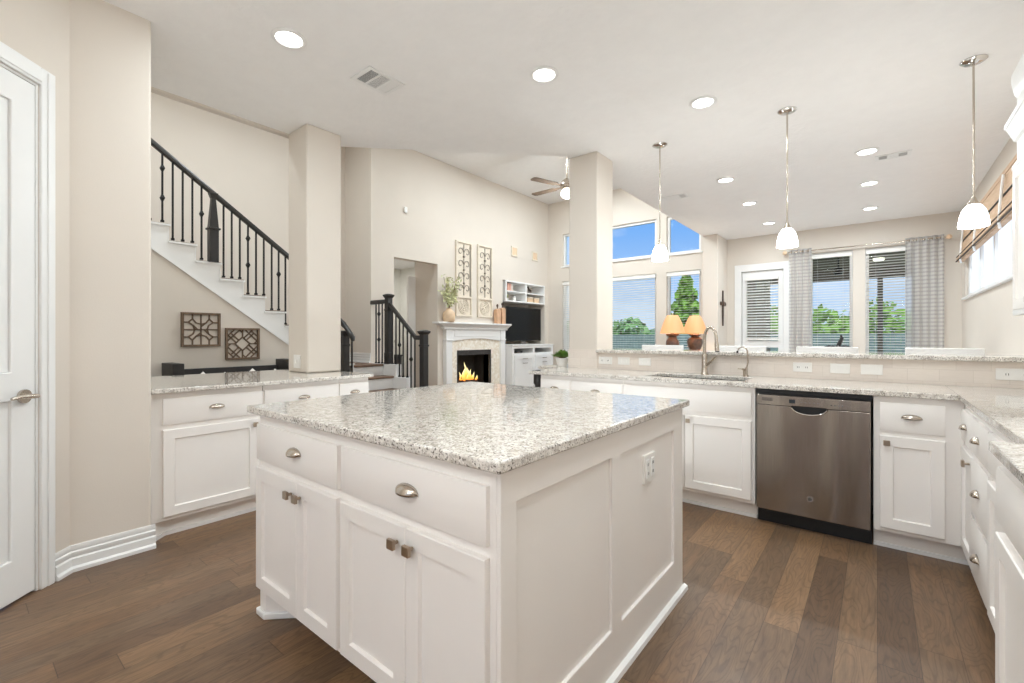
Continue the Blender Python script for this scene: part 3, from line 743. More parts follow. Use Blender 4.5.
# ------------------------------------------------------------------ wall plates
def outlet(label, loc, rz, kind=1, w=.115, h=.07):
    t = thing('wall_outlet', label, 'outlet', loc, rz, 'wall plates')
    MB().box(-w/2, w/2, -.006, 0, -h/2, h/2).build('plate', 'white_plastic', t, bevel=.002)
    mb = MB(); s = MB()
    for q in (-w*.22, w*.22):
        if kind: mb.cyl((q, -.006, 0), (q, -.0085, 0), .015, seg=14); s.box(q-.007, q-.004, -.0092, -.008, -.006, .006).box(q+.004, q+.007, -.0092, -.008, -.006, .006)
        else: mb.box(q-.006, q+.006, -.010, -.006, -.014, .014)
    o = mb.build('socket' if kind else 'toggle', 'white_plastic', t)
    if kind: s.build('slot', 'slot_dark', o)
    return t
for x, lb, w_ in ((-2.05, 'white outlet plate on backsplash beside the bar column', .14), (-1.86, 'second white plate along the backsplash from the column', .115), (-1.655, 'white plate on backsplash just before the sink', .115),
              (-.435, 'white plate on backsplash above the dishwasher handle', .12), (-.208, 'white plate on backsplash above the dishwasher right half', .115), (-.031, 'white plate on backsplash over the dishwasher edge', .12), (.645, 'wide white outlet plate in the backsplash corner with dark sockets', .17)):
    outlet(lb, (x, 3.9985 if x > -2.13 else 3.9985, .998), 0, 1 if x in (-2.05, -.435, .645) else 0, w_)
outlet('white square switch plate on the counter column', (-3.955, 1.928, 1.01), 0, 0, .115, .115)

# ================================================================== LIGHTS OVERHEAD
def can_proto():
    t = thing('recessed_light', 'x', 'ceiling light', (0, 0, 0), 0, 'round recessed ceiling lights')
    MB().lathe([(.075, -.001), (.098, -.001), (.1, -.006), (.096, -.010), (.078, -.012), (.072, -.004), (.072, -.002)], seg=28).build('trim_ring', 'white_trim', t)
    MB().lathe([(0, -.010), (.04, -.009), (.074, -.004), (.074, -.001), (0, -.001)], seg=24).build('lens', 'can_glow', t)
    return t
cans = [((-2.804, 1.316), 'recessed light beside the three-section ceiling vent'), ((-1.806, 2.605), 'recessed light over the far half of the island'),
        ((-1.057, 3.688), 'recessed light above the sink counter'), ((-.08, 5.67), 'recessed light beside the small breakfast ceiling vent'),
        ((-.075, 6.86), 'recessed light in the breakfast ceiling, second from vent towards windows'), ((-.08, 8.19), 'recessed light closest to the curtained breakfast windows'),
        ((-1.372, 5.67), 'recessed light in the breakfast ceiling nearest middle pendant and long vent'), ((-1.363, 6.86), 'recessed light midway along the row leading to the patio door'),
        ((-1.352, 8.25), 'recessed light just in front of the patio door')]
added_cans = [((-.35, 1.25), 'added recessed light over the near corner of the island'), ((.05, 2.0), 'added recessed light over the aisle between island and right-hand counter'), ((.0, -1.2), 'added recessed light at the rear of the kitchen by the counter run'), ((-1.3, -1.6), 'added recessed light at the rear of the kitchen aisle')]  # out-of-view cans added to throw more light into the kitchen
can = can_proto(); first = True
for (x, y), lb in cans+added_cans:
    o = can if first else dup(can, (x, y, CZ), None, lb)
    if first: o.location = (x, y, CZ); o['label'] = lb; first = False
for (x, y), lb in cans+added_cans:
    lamp('AREA', 'can_lamp', (x, y, CZ-.016), W_CAN, size=.13)
for x, y in ((-4.3, 5.2), (-3.4, 6.3), (-4.3, 7.3), (-3.7, 7.1), (-5.0, 2.6), (-5.0, 1.3)):  # unseen cans added to brighten the living room and stairwell
    dup(can, (x, y, TALL), None, 'added recessed light in the tall %s ceiling' % ('stairwell' if y < 3 else 'living room'), 'added tall ceiling recessed lights')
    lamp('AREA', 'can_lamp', (x, y, TALL-.016), W_CAN*(2.0 if y > 3 else 1.7), size=.13)

t0 = None
for x, lb in ((-1.611, 'glass pendant light over the bar in front of the tall windows'), (-.567, 'glass pendant light over the bar above the dishwasher'), (.495, 'glass pendant light over the bar by the woven shade')):
    if t0 is None:
        t0 = thing('pendant_light', lb, 'pendant light', (x, 4.25, CZ), 0, 'pendant lights over the bar')
        MB().lathe([(0, -.022), (.02, -.022), (.055, -.016), (.068, -.006), (.068, -.001), (0, -.001)], seg=24).build('canopy', 'chrome', t0)
        MB().cyl((0, 0, -.02), (0, 0, -.92), .006, seg=10).build('rod', 'nickel', t0)
        MB().lathe([(0, -.905), (.012, -.905), (.016, -.925), (.026, -.945), (.03, -.96), (0, -.96)], seg=20).build('socket_cap', 'nickel', t0)
        MB().lathe([(.022, -.95), (.038, -.963), (.056, -.99), (.068, -1.03), (.074, -1.07), (.0755, -1.097), (.073, -1.10), (.066, -1.07), (.052, -1.01), (.03, -.965)], seg=28).build('shade', 'pendant_glass', t0)
        tt = t0
    else: tt = dup(t0, (x, 4.25, CZ), None, lb)

# unseen floor lamps, added at the rear to bounce light off the ceiling
t0 = thing('fill_floor_lamp', 'added globe floor lamp at the rear of the kitchen aisle', 'lamp', (-1.1, -1.7, 0), 0, 'added globe floor lamps')
MB().lathe([(0, 0), (.16, 0), (.16, .012), (.03, .03), (0, .03)]).build('base', 'nickel', t0); MB().cyl((0, 0, .02), (0, 0, 1.62), .011).build('pole', 'nickel', t0)
MB().lathe([(0, 1.60)]+[(.15*math.sin(PI*k/10), 1.75-.15*math.cos(PI*k/10)) for k in range(1, 10)]+[(0, 1.90)]).build('globe', 'pendant_glass', t0)
dup(t0, (-.15, -1.5, 0), None, 'added globe floor lamp at the rear of the kitchen by the counter run')
for x, y in ((-1.1, -1.7), (-.15, -1.5)):
    lamp('AREA', 'fill_floor_light', (x, y, 1.93), W_FLOOR_FILL, size=.3, rot=(PI, 0, 0))
# low uplighters added out of sight behind bar and island to brighten the ceiling
t0 = thing('fill_uplighter', 'low round floor uplighter added behind the bar, by the stub wall', 'lamp', (-1.9, 5.9, 0), 0, 'added floor uplighters')
MB().lathe([(0, 0), (.11, 0), (.12, .02), (.12, .2), (.11, .22), (.10, .2), (.095, .12), (0, .12)], seg=24).build('housing', 'nickel', t0)
MB().lathe([(0, .121), (.094, .121), (.09, .135), (0, .145)], seg=20).build('lens', 'can_glow', t0)
ups = [(-1.9, 5.9), (.45, 5.9), (-1.75, 8.0), (.45, 8.2), (-1.5, 2.75), (-2.65, 2.2)]
for (x, y), lb in zip(ups[1:], ('low round floor uplighter added under the clerestory window', 'low round floor uplighter added beside the patio door', 'low round floor uplighter added by the corner curtain', 'low round floor uplighter added between island and sink cabinet', 'low round floor uplighter added between island and pass-through counter')): dup(t0, (x, y, 0), None, lb)
for x, y in ups: lamp('AREA', 'fill_up_lamp', (x, y, .225), W_UP_FILL if y > 4 else W_UP_FILL*.55, size=.18, rot=(PI, 0, 0))
# ceiling vents
def vent(label, x0, x1, y0, y1, n, along, dark):
    t = thing('ceiling_vent', label, 'vent', ((x0+x1)/2, (y0+y1)/2, CZ))
    a, b = (x1-x0)/2, (y1-y0)/2
    L_ = b if along == 'y' else a; Wd = a if along == 'y' else b
    sec = []
    k = (2*L_-.05)/n
    for i in range(n):
        u0 = -L_+.025+i*k+.006; u1 = u0+k-.012
        sec.append((-Wd+.028, Wd-.028, u0, u1) if along == 'y' else (u0, u1, -Wd+.028, Wd-.028))
    cells(MB(), 'z', -.008, -.001, (-a, a, -b, b), sec).build('frame', 'white_trim', t, bevel=.002)
    MB().box(-a+.02, a-.02, -b+.02, b-.02, -.003, -.001).build('shade_backing', 'vent_shade', t)  # dark colour stands in for the shade inside the vent
    for i, q in enumerate(sec):
        mb = MB(); m_ = 9; tilt = dark[i]
        v0, v1 = (q[2], q[3]) if along == 'y' else (q[0], q[1])
        for j in range(m_):
            c = v0+(v1-v0)*(j+.5)/m_; ww = (v1-v0)/m_*tilt
            if along == 'y': mb.box(q[0], q[1], c-ww/2, c+ww/2, -.006, -.004)
            else: mb.box(c-ww/2, c+ww/2, q[2], q[3], -.007, -.003)
        mb.build('louvres', 'white_trim', t)
    return t
vent('rectangular three-section ceiling vent above the kitchen', -2.895, -2.663, 1.785, 2.085, 3, 'y', (.3, .55, .94))
vent('long white ceiling vent beside a recessed light over breakfast area', -.02, .262, 5.885, 6.05, 3, 'x', (.5, .95, .5))
vent('white ceiling vent near the edge of the tall living room', -2.19, -1.893, 5.86, 6.05, 3, 'x', (.95, .95, .45))

# ceiling fan (living room)
t = thing('ceiling_fan', 'ceiling fan with light globe in the tall living room', 'ceiling fan', (-3.72, 5.98, -.08))
MB().cyl((0, 0, 3.72), (0, 0, TALL+.078), .013).lathe([(0, 0), (.03, 0), (.07, .06), (.07, .08), (0, .08)], (0, 0, TALL-.001)).build('downrod', 'nickel', t)
MB().lathe([(0, 3.56), (.06, 3.56), (.1, 3.59), (.11, 3.64), (.08, 3.70), (.03, 3.74), (0, 3.74)]).build('motor', 'nickel', t)
MB().lathe([(0, 3.44), (.05, 3.445), (.09, 3.475), (.10, 3.51), (.08, 3.55), (.05, 3.56), (0, 3.56)]).build('globe', 'fan_globe', t)
for k in range(5):
    q = math.radians(179+72*k); mb = MB(); mb.M = Matrix.Rotation(q, 4, 'Z')
    mb.prism([(.10, -.02), (.2, -.03), (.22, -.06), (.62, -.07), (.65, -.04), (.65, .04), (.62, .07), (.22, .06), (.2, .03), (.10, .02)], 'z', 3.615, 3.625)
    mb.build('blade', 'old_wood', t)
lamp('POINT', 'fan_lamp', (-3.72, 5.98, 3.28), W_FAN, size=.08)

# ================================================================== UPPER CABINET at the right edge
t = thing('wall_cabinet', 'white wall cabinet with stacked crown moulding on the right wall', 'cabinet', (.62, 3.82, 0), -PI/2)
MB().box(0, 1.0, 0, .33, 1.36, 2.24).build('body', 'cabinet_white', t, bevel=.002)
for p, q in ((.012, .497), (.503, .988)): knob(shaker(t, p, q, 1.375, 2.17), q-.03 if p < .1 else p+.03, 1.41)
def crown(name, z0, steps, parent):
    mb = MB()
    for (d0, za), (d1, zb) in zip(steps, steps[1:]):
        A = [mb.v(p) for p in ((-d0, .33, za), (-d0, -d0, za), (1+d0, -d0, za), (1+d0, .33, za))]
        B = [mb.v(p) for p in ((-d1, .33, zb), (-d1, -d1, zb), (1+d1, -d1, zb), (1+d1, .33, zb))]
        for i in range(4): mb.face([A[i], A[(i+1) % 4], B[(i+1) % 4], B[i]])
    return mb.build(name, 'white_trim', parent)
crown('lower_moulding', 0, [(0, 2.17), (.018, 2.175), (.018, 2.20), (.0, 2.215)], t)
crown('crown_moulding', 0, [(0, 2.33), (.012, 2.34), (.018, 2.36), (.038, 2.42), (.044, 2.425), (.044, 2.45), (0, 2.452)], t)
MB().box(0, 1, 0, .33, 2.24, 2.75).build('frieze', 'white_trim', t)
crown('top_moulding', 0, [(0, 2.58), (.008, 2.6), (.012, 2.62), (.02, 2.68), (.02, 2.72), (0, 2.74)], t)
crown('light_rail', 0, [(0, 1.345), (.014, 1.345), (.016, 1.36), (.014, 1.385), (0, 1.39)], t)

# ================================================================== STAIRS
XS = -5.45; TR, RI, Y1 = .2255, .1625, 1.83   # tread, riser; a nosing sits at (Y1, 2.01)
noses = [(Y1+TR*k, 2.01-RI*k) for k in range(-5, 8)]
t = thing('staircase', 'white open-side staircase rising beside the kitchen pass-through', 'staircase')
poly = []
for y, z in noses: poly += [(y-TR, z), (y, z)]
top = [(max(.76, p[0]), p[1]) for p in poly]
y1 = top[-1][0]
low = lambda y: 2.08+(y-1.25)*(1.15-2.08)/(2.54-1.25)
MB().prism(top+[(y1, .84), (2.97, .84), (.76, low(.76))], 'x', XS-.03, XS).build('stringer', 'white_trim', t)
MB().prism([(y, z-.001) for y, z in top]+[(y1, .85), (2.97, .85), (.76, low(.76)+.01)], 'x', -6.54, XS-.07).build('step_core', 'white_trim', t)
MB().prism([(.76, low(.76)-.012), (2.95, low(2.95)-.012), (2.95, low(2.95)+.01), (.76, low(.76)+.01)], 'x', XS-.0, XS+.006).build('skirt_bead', 'white_trim', t)
mb = MB()
for y, z in noses:
    if y-TR < .76: continue
    mb.box(XS-.03, XS+.016, y-TR-.004, y+.016, z-.018, z)
    mb.box(XS-.02, XS+.004, y-.004, y+.004, z-RI, z-.018)
mb.build('nosing', 'white_trim', t)
mb = MB()
for y, z in noses:
    if y-TR >= .76: mb.box(-6.54, XS-.035, y-TR, y+.02, z-.0, z+.012)
mb.build('treads', 'stair_tread', t)
struct(MB().prism([(.76, 0), (2.97, 0), (2.97, .835), (.76, low(.76)-.005)], 'x', XS-.06, XS-.008).build('wall_under_stair', 'wall_paint'))
# rail of the main flight
t = thing('stair_railing', 'dark sloping railing of the main stair flight with iron balusters', 'railing')
hz = lambda y: 3.13-.708*(y-1.25)
def rail_bar(mb, p, q, w=.055, h=.06):
    p, q = Vector(p), Vector(q); d = (q-p).normalized(); s = d.cross(Vector((0, 0, 1))).normalized()*w/2; u = Vector((0, 0, h/2))
    prof = [(-1, -.9), (-.7, -1), (.7, -1), (1, -.9), (1, .2), (.6, 1), (-.6, 1), (-1, .2)]
    A = [mb.v(p+s*a+u*b) for a, b in prof]; B = [mb.v(q+s*a+u*b) for a, b in prof]
    for i in range(8): mb.face([A[i], A[(i+1) % 8], B[(i+1) % 8], B[i]])
    mb.face(A[::-1]); mb.face(B)
    return mb
rail_bar(MB(), (XS, .78, hz(.78)-.03), (XS, 3.0, hz(3.0)-.03)).build('handrail', 'black_wood', t, bevel=.004)
def tread_at(y):
    zs = [z for yy, z in noses if yy >= y-.001]
    return zs[0] if zs else .84
def baluster(parent, x, y, z0, z1, knuckles):
    mb = MB().box(x-.0075, x+.0075, y-.0075, y+.0075, z0, z1)
    for k in knuckles:
        zz = z0+(z1-z0)*k
        mb.frustum((x, y, zz-.03), (.008, .008), (x, y, zz), (.019, .019)).frustum((x, y, zz), (.019, .019), (x, y, zz+.03), (.008, .008))
    mb.box(x-.013, x+.013, y-.013, y+.013, z0, z0+.02)
    return mb.build('baluster', 'iron', parent)
kn = {1.329: (.35, .78), 1.66: (.62,), 2.105: (.42, .8), 2.437: (.6,)}
for y in (1.13, 1.23, 1.329, 1.413, 1.496, 1.579, 1.66, 1.863, 1.942, 2.022, 2.105, 2.189, 2.272, 2.359, 2.437, 2.515, 2.6, 2.69, 2.78, 2.87):
    baluster(t, XS, y, tread_at(y)+.012, hz(y)-.05, kn.get(y, ()))
def newel(parent, x, y, z0, z1, w=.13, cap=True, tie=()):
    h = w/2; mb = MB().box(x-h*.86, x+h*.86, y-h*.86, y+h*.86, z0, z1-.05)
    mb.box(x-h, x+h, y-h, y+h, z0, z0+.16) if z1-z0 > .8 and cap else None
    for zz in tie: mb.box(x-h*1.02, x+h*1.02, y-h*1.02, y+h*1.02, zz, zz+.025)
    if cap:
        mb.frustum((x, y, z1-.06), (h*.9, h*.9), (x, y, z1-.03), (h*1.3, h*1.3)).box(x-h*1.3, x+h*1.3, y-h*1.3, y+h*1.3, z1-.03, z1-.012)
        mb.frustum((x, y, z1-.012), (h*1.2, h*1.2), (x, y, z1), (h*.7, h*.7))
    return mb.build('newel_post', 'black_wood', parent, bevel=.004)
mb = MB().frustum((XS, 1.765, tread_at(1.765)), (.042, .042), (XS, 1.765, 2.36), (.042, .042)).box(XS-.055, XS+.055, 1.71, 1.82, 2.35, 2.37)
mb.frustum((XS, 1.765, 2.37), (.042, .042), (XS, 1.765, 2.70), (.02, .02)).frustum((XS, 1.765, 2.68), (.024, .024), (XS, 1.765, hz(1.765)-.03), (.04, .04)); mb.build('newel_post', 'black_wood', t, bevel=.004)
# lower flight of five steps up to the landing, facing the living room
t = thing('entry_steps', 'low white steps with dark treads leading up to the landing', 'steps')
MB().box(-6.54, -5.49, 3.44, 3.9, 0, .815).build('landing', 'white_trim', t)
MB().box(-6.54, -5.465, 3.43, 3.9, .815, .842).build('tread', 'stair_tread', t, bevel=.008)
for k in range(4):
    x1 = -5.49+.235*(k+1); z = .842-.158*(k+1)-.01*k
    MB().box(-5.49+.235*k-.01, x1, 2.99, 3.905, 0, z-.027).build('step', 'white_trim', t)
    MB().box(-5.49+.235*k, x1+.022, 2.985, 3.905, z-.027, z).build('tread', 'stair_tread', t, bevel=.008)
MB().box(-5.84, -5.20, 3.905, 4.0, .0, .842).box(-5.20, -4.97, 3.905, 4.0, 0, .67).box(-4.97, -4.75, 3.905, 4.0, 0, .5).box(-4.75, -4.56, 3.905, 4.0, 0, .33).build('end_stringer', 'white_trim', t)
t = thing('step_railing', 'dark railing with box newels on the fireplace side of the low steps', 'railing')
YR = 3.955
newel(t, -5.43, YR, .843, 1.84, .092, True, (1.60,)); newel(t, -4.665, YR, .331, 1.317, .098, True, (1.1,))
rail_bar(MB(), (-5.41, YR, 1.70), (-4.83, YR, 1.215)).build('handrail', 'black_wood', t, bevel=.004)
rail_bar(MB(), (-4.84, YR, 1.217), (-4.70, YR, 1.217)).build('handrail', 'black_wood', t, bevel=.004)
rail_bar(MB(), (-5.845, YR, 1.735), (-5.46, YR, 1.735)).build('handrail', 'black_wood', t, bevel=.004)
for i, x in enumerate((-5.73, -5.66, -5.58, -5.51)): baluster(t, x, YR, .843, 1.71, (.4, .83) if i == 1 else ())
for i, x in enumerate((-5.34, -5.26, -5.18, -5.10, -5.01, -4.93, -4.85)):
    baluster(t, x, YR, .843 if x < -5.2 else .671 if x < -4.97 else .501, 1.70-.836*(x+5.41)-.03, (.55,) if i in (2, 5) else ())
t = thing('step_railing', 'dark railing with box newel on the kitchen side of the low steps', 'railing')
YK = 2.93
newel(t, -4.86, YK, 0, 1.30, .088, True, (1.12,))
rail_bar(MB(), (-5.44, YK, 1.68), (-4.86, YK, 1.36)).build('handrail', 'black_wood', t, bevel=.004)
MB().tube([(-4.9, YK, 1.385), (-4.82, YK, 1.325), (-4.74, YK, 1.255), (-4.70, YK, 1.215), (-4.69, YK, 1.18)], [.026, .028, .03, .03, .018], 10).build('handrail', 'black_wood', t)
baluster(t, -4.715, YK, .0, 1.21, ())
for x in (-5.3, -5.15, -5.0): baluster(t, x, YK, 0, 1.36+(-4.86-x)*.55-.03, ())

# art below the stair, bench with pillows
def frame_square(t, w, d=.035, b=.022):
    cells(MB(), 'x', 0, d, (-w, w, -w, w), [(-w+b, w-b, -w+b, w-b)]).build('frame', 'old_wood', t, bevel=.002)
def strip(mb, p, q, w=.012, x=.012):
    (y0, z0), (y1, z1) = p, q; dy, dz = y1-y0, z1-z0; ln = math.hypot(dy, dz); ny, nz = -dz/ln*w/2, dy/ln*w/2
    mb.prism([(y0+ny, z0+nz), (y1+ny, z1+nz), (y1-ny, z1-nz), (y0-ny, z0-nz)], 'x', .006, .006+x)
XA = XS-.0115
t = thing('wall_art', 'square wooden lattice art with star pattern, higher one under stair', 'wall art', (XA, 1.655, 1.30))
frame_square(t, .175)
mb = MB()
for a_ in range(4):
    c, s_ = math.cos(a_*PI/2), math.sin(a_*PI/2); R = lambda p: (p[0]*c-p[1]*s_, p[0]*s_+p[1]*c)
    for p, q in (((0, .155), (0, .0)), ((.075, .155), (.075, .11)), ((.075, .11), (.045, .07)), ((.045, .07), (0, .055)), ((.155, .075), (.11, .075)), ((.11, .075), (.07, .045)), ((.07, .045), (.055, 0)), ((.075, .11), (.11, .075)), ((0, .03), (.045, .07))): strip(mb, R(p), R(q))
mb.build('lattice', 'old_wood', t)
t = thing('wall_art', 'square wooden lattice art with diamond pattern, lower one under stair', 'wall art', (XA, 2.05, 1.15))
frame_square(t, .172)
mb = MB()
for a_ in range(4):
    c, s_ = math.cos(a_*PI/2), math.sin(a_*PI/2); R = lambda p: (p[0]*c-p[1]*s_, p[0]*s_+p[1]*c)
    for p, q in (((.075, 0), (0, .075)), ((.15, .03), (.03, .15)), ((.15, .085), (.085, .15)), ((-.15, .10), (-.06, .01)), ((.04, .04), (.11, .11)), ((.075, 0), (.15, .0)), ((.12, .0), (.15, .03))): strip(mb, R(p), R(q))
mb.build('lattice', 'old_wood', t)
t = thing('bench', 'dark wooden bench with raised arms below the lattice art', 'bench', (-5.40, 0, 0))
MB().box(0, .05, 1.40, 2.38, .2, .905).build('back', 'bench_wood', t, bevel=.004)
MB().box(.05, .58, 1.40, 2.38, .36, .43).build('seat', 'bench_wood', t, bevel=.006)
for y in (1.31, 2.38):
    MB().box(0, .35, y, y+.09, .0, .975).build('arm', 'bench_wood', t, bevel=.004)
for x in (.5,):
    for y in (1.42, 2.31): MB().box(x, x+.05, y, y+.05, 0, .36).build('leg', 'bench_wood', t, bevel=.004)
def pillow(label, y, top, w=.15, dx=0):
    mb = MB(); n = 10; g = [[], []]
    for s_ in (0, 1):
        for i in range(n+1):
            row = []
            for j in range(n+1):
                u, v_ = i/n*2-1, j/n*2-1
                th = .07*(1-u**4)*(1-v_**4)*(1 if s_ else -1)
                pin = 1-.10*(1-abs(u)**2)*abs(v_)**3; pi2 = 1-.10*(1-abs(v_)**2)*abs(u)**3
                row.append(mb.v((th, w*u*pin, w*v_*pi2)))
            g[s_].append(row)
        for i in range(n):
            for j in range(n): mb.face([g[s_][i][j], g[s_][i+1][j], g[s_][i+1][j+1], g[s_][i][j+1]], True)
    bmesh.ops.remove_doubles(mb.bm, verts=mb.bm.verts, dist=.001)
    o = mb.build('throw_pillow', 'pillow_cloth', None, loc=(-5.20+dx, y, top-w*1.28))
    o.rotation_euler = (PI/4*.94, math.radians(-12), 0)
    return tag(o, label, 'pillow', 'throw pillows on the bench')
for y, tp, dx, lb in ((1.60, .865, 0, 'pale throw pillow at the pantry end of the dark bench'), (1.74, .862, .16, 'pale throw pillow second from the pantry end of the bench'), (2.06, .875, .0, 'pale throw pillow below the diamond lattice art'), (2.22, .87, .17, 'pale throw pillow against the stair end of the bench')): pillow(lb, y, tp, .14, dx)

# ================================================================== FIREPLACE WALL
t = thing('fireplace', 'white mantel fireplace with stone surround and burning logs', 'fireplace', (XL, 6.12, 0))
FX = .002
# local y = world y - 6.12
mb = MB().box(FX, .105, -.80, .90, 1.36, 1.40).frustum((.055, .05, 1.40), (.053, .86), (.07, .02, 1.45), (.068, .94)).box(FX, .17, -.985, .95, 1.452, 1.485)
mb.build('mantel_shelf', 'white_trim', t, bevel=.006)
for y0, y1 in ((-.74, -.60), (.71, .85)):
    MB().box(FX, .09, y0, y1, 0, 1.36).box(FX, .105, y0-.012, y1+.012, 0, .16).box(FX, .10, y0-.008, y1+.008, 1.16, 1.19).build('pilaster', 'white_trim', t, bevel=.005)
mb = MB(); pts = [(-.60, 1.36), (-.60, 1.15)]
for i in range(13):
    q = i/12; pts.append((-.60+1.31*q, 1.15+.05*math.sin(PI*q)))
pts += [(.71, 1.15), (.71, 1.36)]
mb.prism(pts, 'x', FX, .075); mb.box(.075, .082, -.54, .65, 1.235, 1.34); mb.build('frieze', 'white_trim', t, bevel=.004)
cells(MB(), 'x', FX, .05, (-.60, .71, 0, 1.21), [(-.446, .451, .14, .985)]).build('stone_surround', 'mosaic_stone', t)
fb = MB().box(-.40, -.38, -.5, .5, .1, 1.0).box(-.4, 0, -.5, -.446, .1, 1.0).box(-.4, 0, .451, .5, .1, 1.0).box(-.4, 0, -.5, .5, .08, .14).box(-.4, 0, -.5, .5, .97, 1.0)
fb.build('firebox', 'firebox_black', t)
cells(MB(), 'x', .03, .056, (-.452, .457, .13, .99), [(-.425, .43, .16, .90)]).build('firebox_frame', 'firebox_black', t, bevel=.003)
mb = MB()
for k in range(9): mb.cyl((-.12, -.3+.07*k, .3), (-.12, -.3+.07*k, .37), .008, seg=6)
mb.box(-.3, -.1, -.34, .3, .29, .305); mb.build('log_grate', 'iron', t)
MB().box(-.32, -.06, -.36, .34, .14, .27).build('ash_bed', 'log_bark', t)
for (p, q, r) in (((-.16, -.25, .39), (-.14, .25, .38), .05), ((-.26, -.22, .40), (-.25, .26, .41), .055), ((-.15, -.18, .47), (-.22, .2, .46), .04)): MB().tube([p, ((p[0]+q[0])/2+.01, (p[1]+q[1])/2, (p[2]+q[2])/2+.012), q], [r*.95, r, r*.9], 10).build('log', 'log_bark', t)
MB().box(-.28, -.12, -.17, .22, .335, .352).build('ember_bed', 'ember', t)
for y, h, r in ((-.19, .18, .04), (-.12, .25, .045), (-.06, .36, .05), (.01, .25, .045), (.08, .22, .045), (.15, .16, .04), (.2, .1, .035), (-.01, .16, .05)):
    mb = MB(); prof = [(0, 0), (r*.7, h*.08), (r, h*.22), (r*.8, h*.42), (r*.5, h*.62), (r*.22, h*.83), (0, h)]
    mb.lathe(prof, (0, 0, 0), 10)
    for v_ in mb.bm.verts: v_.co = Vector((-.12+v_.co.x*.5+.02*math.sin(y*40), y+v_.co.y+.03*math.sin(v_.co.z*18+y*30), .41+v_.co.z))
    mb.build('flame', 'flame', t)

# tall carved panels
def carved(label, y0, zb, zt):
    w = .205; t = thing('wall_panel', label, 'wall art', (XL+.002, y0, zb), 0, 'carved panels above the mantel'); h = zt-zb
    cells(MB(), 'x', 0, .035, (-w, w, 0, h), [(-w+.03, w-.03, .36, h-.03), (-w+.03, w-.03, .03, .33)]).build('frame', 'whitewash', t, bevel=.003)
    MB().box(0, .006, -w+.02, w-.02, .02, h-.02).build('backboard', 'whitewash', t)
    mb = MB()
    for k in range(4):
        zc = .50+k*.22
        for s_ in (-1, 1):
            pts = []
            for i in range(15):
                q = i/14*3.6*PI*.5; r = .085-.0045*i
                pts.append((.016, s_*(.085-r*math.cos(q)*.85), zc+r*math.sin(q)))
            mb.tube(pts, .0065, 6)
    mb.tube([(.016, 0, .38), (.016, 0, h-.05)], .007, 6); mb.tube([(.016, w-.045, .38), (.016, w-.045, h-.05)], .007, 6)
    for k in range(3): mb.ball((.018, 0, .60+.24*k), .026, 1)
    mb.build('scrollwork', 'scroll_grey', t)
    mb = MB()
    for r in (.13, .10, .065, .03): mb.tube([(.012, r*math.cos(2*PI*k/24), .18+r*math.sin(2*PI*k/24)) for k in range(24)], .008, 6, True)
    for k in range(8):
        q = PI*k/4; mb.cyl((.012, .03*math.cos(q), .18+.03*math.sin(q)), (.012, .12*math.cos(q), .18+.12*math.sin(q)), .006, seg=6)
    mb.build('medallion', 'whitewash', t)
carved('tall carved panel above mantel, beside the leafy vase', 5.875, 1.60, 2.95); carved('tall carved panel above mantel, beside the copper bottles', 6.44, 1.60, 2.965)
# vase with branches, bottles
t = thing('vase', 'tan square-shouldered vase with leafy branches on the mantel', 'vase', (XL+.112, 5.42, 1.487))
MB().lathe([(0, 0), (.09, 0), (.102, .02), (.106, .12), (.098, .165), (.055, .20), (.045, .225), (.05, .23), (.04, .225), (0, .2)], seg=20).build('pot', 'tan_ceramic', t)
br = MB(); lf = MB(); r2 = random.Random(3)
for k in range(20):
    a_ = r2.uniform(0, 2*PI); rr = r2.uniform(.08, .30); h = r2.uniform(.28, .60)
    p = [(0, 0, .2), (abs(rr*.3*math.cos(a_))*.5, rr*.4*math.sin(a_), .2+h*.5), (abs(rr*math.cos(a_))*.4-.01, rr*math.sin(a_), .2+h)]
    br.tube(p, .004, 5)
    for j in range(16):
        q = r2.uniform(.25, 1.05); c = Vector(p[1]).lerp(Vector(p[2]), max(0, q*2-1)) if q > .5 else Vector(p[0]).lerp(Vector(p[1]), q*2)
        c = c+Vector((r2.uniform(-.01, .06), r2.uniform(-.06, .06), r2.uniform(-.03, .03))); s_ = r2.uniform(.016, .03)
        u = Vector((r2.uniform(-1, 1), r2.uniform(-1, 1), r2.uniform(-1, 1))).normalized(); v_ = u.orthogonal().normalized()
        lf.face([lf.v(c-u*s_*1.5), lf.v(c+v_*s_*.6), lf.v(c+u*s_*1.5), lf.v(c-v_*s_*.6)])
br.build('branches', 'stem_brown', t); lf.build('leaves', 'leaf_pale', t)
t0 = thing('bottle', 'copper bottle with dark neck on the mantel, carved panel side', 'bottle', (XL+.09, 6.72, 1.487), 0, 'copper bottles on the mantel')
MB().box(-.045, .045, -.055, .055, 0, .27).frustum((0, 0, .27), (.045, .055), (0, 0, .29), (.02, .02)).build('body', 'copper_ceramic', t0, bevel=.006)
MB().cyl((0, 0, .29), (0, 0, .33), .012).lathe([(0, .33), (.02, .33), (.022, .36), (.01, .38), (0, .38)]).build('stopper', 'dark_carved', t0)
dup(t0, (XL+.09, 6.87, 1.487), None, 'copper bottle with dark neck on the mantel, television side').scale.z = 1.1
